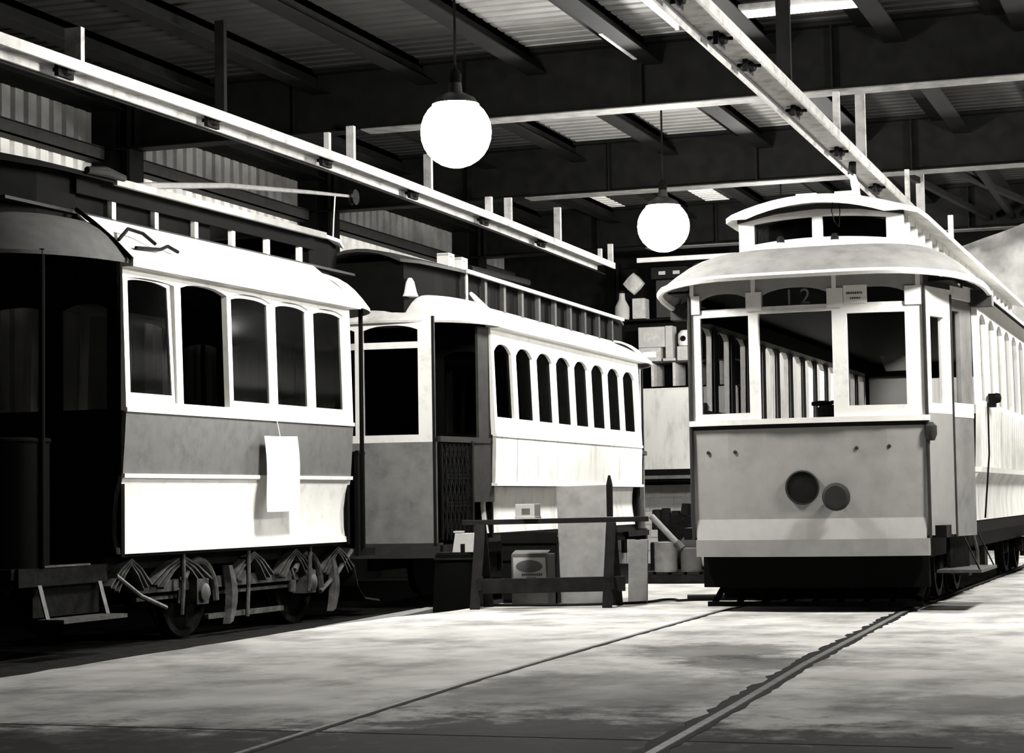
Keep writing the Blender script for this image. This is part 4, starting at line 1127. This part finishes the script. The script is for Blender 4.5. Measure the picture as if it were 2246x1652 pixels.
# cable on the floor
pts = [(-6.40, 17.18), (-5.9, 17.22), (-5.45, 17.3), (-5.04, 17.70), (-4.98, 18.15), (-4.88, 18.22), (-4.78, 18.05), (-4.65, 18.35), (-4.55, 18.6), (-4.40, 18.3), (-4.1, 18.5), (-3.7, 18.55)]
sm = []
for i in range(len(pts) - 1):
    p0, p1, p2, p3 = pts[max(0, i - 1)], pts[i], pts[i + 1], pts[min(len(pts) - 1, i + 2)]
    for q in range(6):
        t = q / 6
        sm.append(tuple(0.5 * (2 * p1[k] + (p2[k] - p0[k]) * t + (2 * p0[k] - 5 * p1[k] + 4 * p2[k] - p3[k]) * t * t + (3 * p1[k] - p0[k] - 3 * p2[k] + p3[k]) * t ** 3) for k in (0, 1)) + (0.014,))
o = MB().tube(sm, 0.013, 6).build('electric_cable', M['rubber'], None, True)
tag(o, 'black electric cable snaking across the floor towards the grey streetcar', 'cable')
o = MB().tube([(-4.75, 18.2, 0.03), (-4.45, 18.3, 0.03), (-3.9, 18.35, 0.03)], 0.03, 8).build('air_hose', M['rubber'], None, True)
tag(o, 'thick black hose end lying on the floor at the grey streetcar', 'hose')

# ------------------------------------------------------------------ far end: panel, racks, stored things
o = thing('hoarding', (-9.1, 34.0, 1.2), 'large white board panel standing at the far end between the streetcars', 'board')
MB().box(-0.75, 1.2, -0.04, 0.04, 0.27, 1.70).build('panel', M['white_bare'], o)
MB().box(-0.75, 1.2, -0.05, 0.05, 1.66, 1.72).build('top_rail', M['canvas'], o)
MB().box(-0.75, 1.2, -0.03, 0.3, 0.06, 0.27).build('plinth', M['girder'], o)
MB().box(-0.75, 1.2, -0.09, -0.03, 0.10, 0.16).build('bottom_rail', M['flange'], o)
for x in (-0.7, 1.1):
    MB().box(x, x + 0.08, 0.0, 0.08, -1.2 + BED * 0, 0.1).build('post', M['girder'], o)
rk = thing('storage_rack', (-9.1, 34.2, 0), 'dark pigeonhole rack above the white board panel at the far end', 'rack')
for z in (2.92, 3.36):
    MB().box(-1.1, 1.2, -0.25, 0.5, z - 0.03, z).build('shelf', M['dgrey'], rk)
for x in (-0.75, -0.33, 0.06, 0.46, 0.9):
    MB().box(x, x + 0.05, -0.25, 0.5, 2.92, 3.33).build('divider', M['cloth'], rk)
for x in (-1.1, 1.15):
    MB().box(x, x + 0.05, 0.3, 0.5, 0, 5.2).build('upright', M['girder'], rk)
MB().box(-1.1, 1.2, 0.45, 0.5, 2.9, 5.1).build('back', M['girder'], rk)
MB().box(-1.1, 1.2, -0.1, 0.5, 4.1, 4.13).build('shelf', M['girder'], rk)
MB().box(-0.55, 1.25, -0.25, -0.2, 5.12, 5.20).build('top_beam', M['white'], rk)
def crate(x0, x1, z0, z1, m, label, y=34.05, dpt=0.3, lab=None, name='box', cat='box'):
    t = thing(name, ((x0 + x1) / 2, y, z0), label, cat)
    hw = (x1 - x0) / 2
    MB().box(-hw, hw, 0, dpt, 0, z1 - z0).build('body', M[m], t, bevel=.008)
    if lab:
        MB().box(-hw * .6, hw * .6, -0.006, 0, (z1 - z0) * .3, (z1 - z0) * .7).build('label_patch', M[lab], t)
    return t
crate(-9.68, -9.20, 3.62, 3.98, 'card_pale', 'white box with a printed patch standing on the rack, upper of two', lab='cloth')
crate(-9.68, -9.28, 3.37, 3.615, 'cloth', 'striped grey box under the white printed box on the rack', lab='paper')
crate(-9.19, -9.06, 3.42, 3.99, 'card_pale', 'narrow pale carton standing beside the white printed box on the rack')
crate(-9.24, -9.02, 3.37, 3.42, 'cloth', 'flat grey box under the narrow pale carton')
crate(-8.98, -8.70, 3.37, 3.62, 'cloth', 'grey parts box on the rack right of the cartons', lab='card_pale')
t = thing('enamel_can', (-8.82, 34.1, 3.625), 'white rounded can on the grey parts box on the rack', 'can')
MB().lathe((0, 0, 0), [(0.13, 0), (0.15, 0.05), (0.15, 0.2), (0.10, 0.27), (0.05, 0.28)], n=20).build('body', M['white'], t, True)
MB().lathe((-0.02, -0.15, 0.12), [(0.05, 0.01), (0.05, -0.01), (0, -0.01)], 'y', 14).build('mark', M['dark'], t)
MB().tube([(0.12, 0, 0.18), (0.2, 0, 0.22), (0.2, 0, 0.1), (0.14, 0, 0.06)], 0.015, 6).build('handle', M['white'], t, True)
crate(-9.34, -8.98, 4.14, 4.80, 'dgrey', 'tall dark grey cupboard on the upper shelf of the rack', name='cupboard', cat='cupboard')
crate(-8.95, -8.45, 4.14, 4.75, 'black', 'black narrow case on the upper shelf right of the grey cupboard', name='case', cat='case')
crate(-9.78, -9.55, 4.14, 4.50, 'cloth', 'pale bundle box on the upper shelf left of the grey cupboard', lab='card_pale')
t = thing('white_flask', (-9.98, 34.1, 4.135), 'pale bottle shaped flask at the left end of the upper rack shelf', 'flask')
MB().lathe((0, 0, 0), [(0.12, 0), (0.13, 0.05), (0.13, 0.22), (0.06, 0.36), (0.05, 0.46), (0.06, 0.47)], n=18).build('body', M['card_pale'], t, True)
MB().lathe((0, 0, 0.47), [(0.05, 0), (0.05, 0.05), (0, 0.06)], n=12).build('stopper', M['dark'], t, True)
t = thing('funnel', (-8.20, 34.05, 4.135), 'grey conical funnel upside down on the upper rack shelf', 'funnel')
MB().lathe((0, 0, 0), [(0.19, 0), (0.19, 0.02), (0.05, 0.34), (0.03, 0.42)], n=20).build('cone', M['cloth'], t, True)
MB().lathe((0, 0, 0.40), [(0.045, 0), (0.045, 0.03)], n=12).build('collar', M['iron'], t, True)
t = thing('cushion', (-9.74, 34.05, 4.52), 'pale square cushion tipped on its corner at the left of the rack', 'cushion')
MB().loft([[(x * .2 * f, 0.12 * g, x2 * .2 * f + .24) for x, x2 in ((1, 0), (.55, .55), (0, 1), (-.55, .55), (-1, 0), (-.55, -.55), (0, -1), (.55, -.55))] for f, g in ((.3, -1), (.9, -.6), (1, 0), (.9, .6), (.3, 1))], True, True).build('body', M['cloth'], t, True)
t = thing('signal_box', (-9.05, 34.0, 4.82), 'black box with two small pale slots on top of the dark grey cupboard', 'box')
MB().box(-0.36, 0.30, 0, 0.25, 0, 0.2).build('body', M['rubber'], t)
for x in (-0.22, 0.04):
    MB().box(x, x + 0.12, -0.01, 0, 0.07, 0.13).build('slot', M['cloth'], t)
t = thing('bucket', (-8.59, 34.18, 4.752), 'white bucket beside the black slotted box high on the rack', 'bucket')
MB().lathe((0, 0, 0), [(0.08, 0), (0.12, 0.22), (0.13, 0.22), (0.12, 0.2), (0.08, 0.01)], n=18).build('body', M['white'], t, True)
MB().tube([(0.125 * math.cos(a), 0, 0.21 + 0.12 * math.sin(a)) for a in [math.pi * k / 8 for k in range(9)]], 0.006, 5).build('handle', M['iron'], t)

o = MB().box(-7.85, -4.2, 34.55, 34.6, 0.0, 4.3).build('wall_back_white_boarding', M['white_bare'], None)
tag(o, 'white boarding on the far wall behind the grey streetcar', None, None, 'structure')
# tarpaulin hung at the far right
mb = MB()
rr = random.Random(11)
rows = []
for j in range(15):
    f = j / 14
    row = []
    for i in range(41):
        g = i / 40
        x = -3.95 + 4.6 * g
        top = 4.75 + 0.45 * min(1, g * 3)
        z = top + (2.2 - top) * f
        y = 31.6 + 0.10 * math.sin(g * 40 + f * 2) * (0.3 + f) + 0.06 * math.sin(g * 17 + f * 5) + 0.25 * f
        row.append((x, y, z))
    rows.append(row)
front = rows
mb.loft([r + [(x, y + 0.012, z) for x, y, z in r[::-1]] for r in rows], True, True)
o = mb.build('tarpaulin', M['tarp'], None, True)
tag(o, 'large pale tarpaulin hanging in folds beyond the grey streetcar on the right', 'tarpaulin')
# strip lights and conduits on the roof
def strip(x, y0, y1, z, label, lit):
    t = thing('strip_light', (x, y0, z), label, 'light')
    MB().box(-0.04, 0.04, 0, y1 - y0, 0.04, 0.10).build('batten', M['trough'], t)
    MB().tube([(0, 0.04, 0.01), (0, y1 - y0 - 0.04, 0.01)], 0.02, 8).build('tube', M['tube'] if lit else M['trough'], t, True)
    for yy in (0.0, y1 - y0 - 0.03):
        MB().box(-0.02, 0.02, yy, yy + 0.03, -0.015, 0.04).build('cap', M['trough'], t)

strip(-5.13, 18.0, 19.75, 5.76, 'lit strip light running along the roof just left of the right trough', True)
o = MB().box(-0.02, 0.02, 0, 1.25, 0, 0.03).build('conduit', M['trough'], None)
o.location = (-5.73, 19.0, 5.60)
tag(o, 'pale conduit run along a roof purlin near the top of the picture', 'conduit')
t = thing('strip_light', (-3.85, 19.35, 5.72), 'lit strip light across the roof above the grey streetcar at the top edge', 'light')
MB().box(-0.75, 0.75, -0.05, 0.05, 0.05, 0.12).build('batten', M['trough'], t)
for yy in (-0.05, 0.05):
    MB().tube([(-0.72, yy, 0.02), (0.72, yy, 0.02)], 0.022, 8).build('tube', M['tube'], t, True)
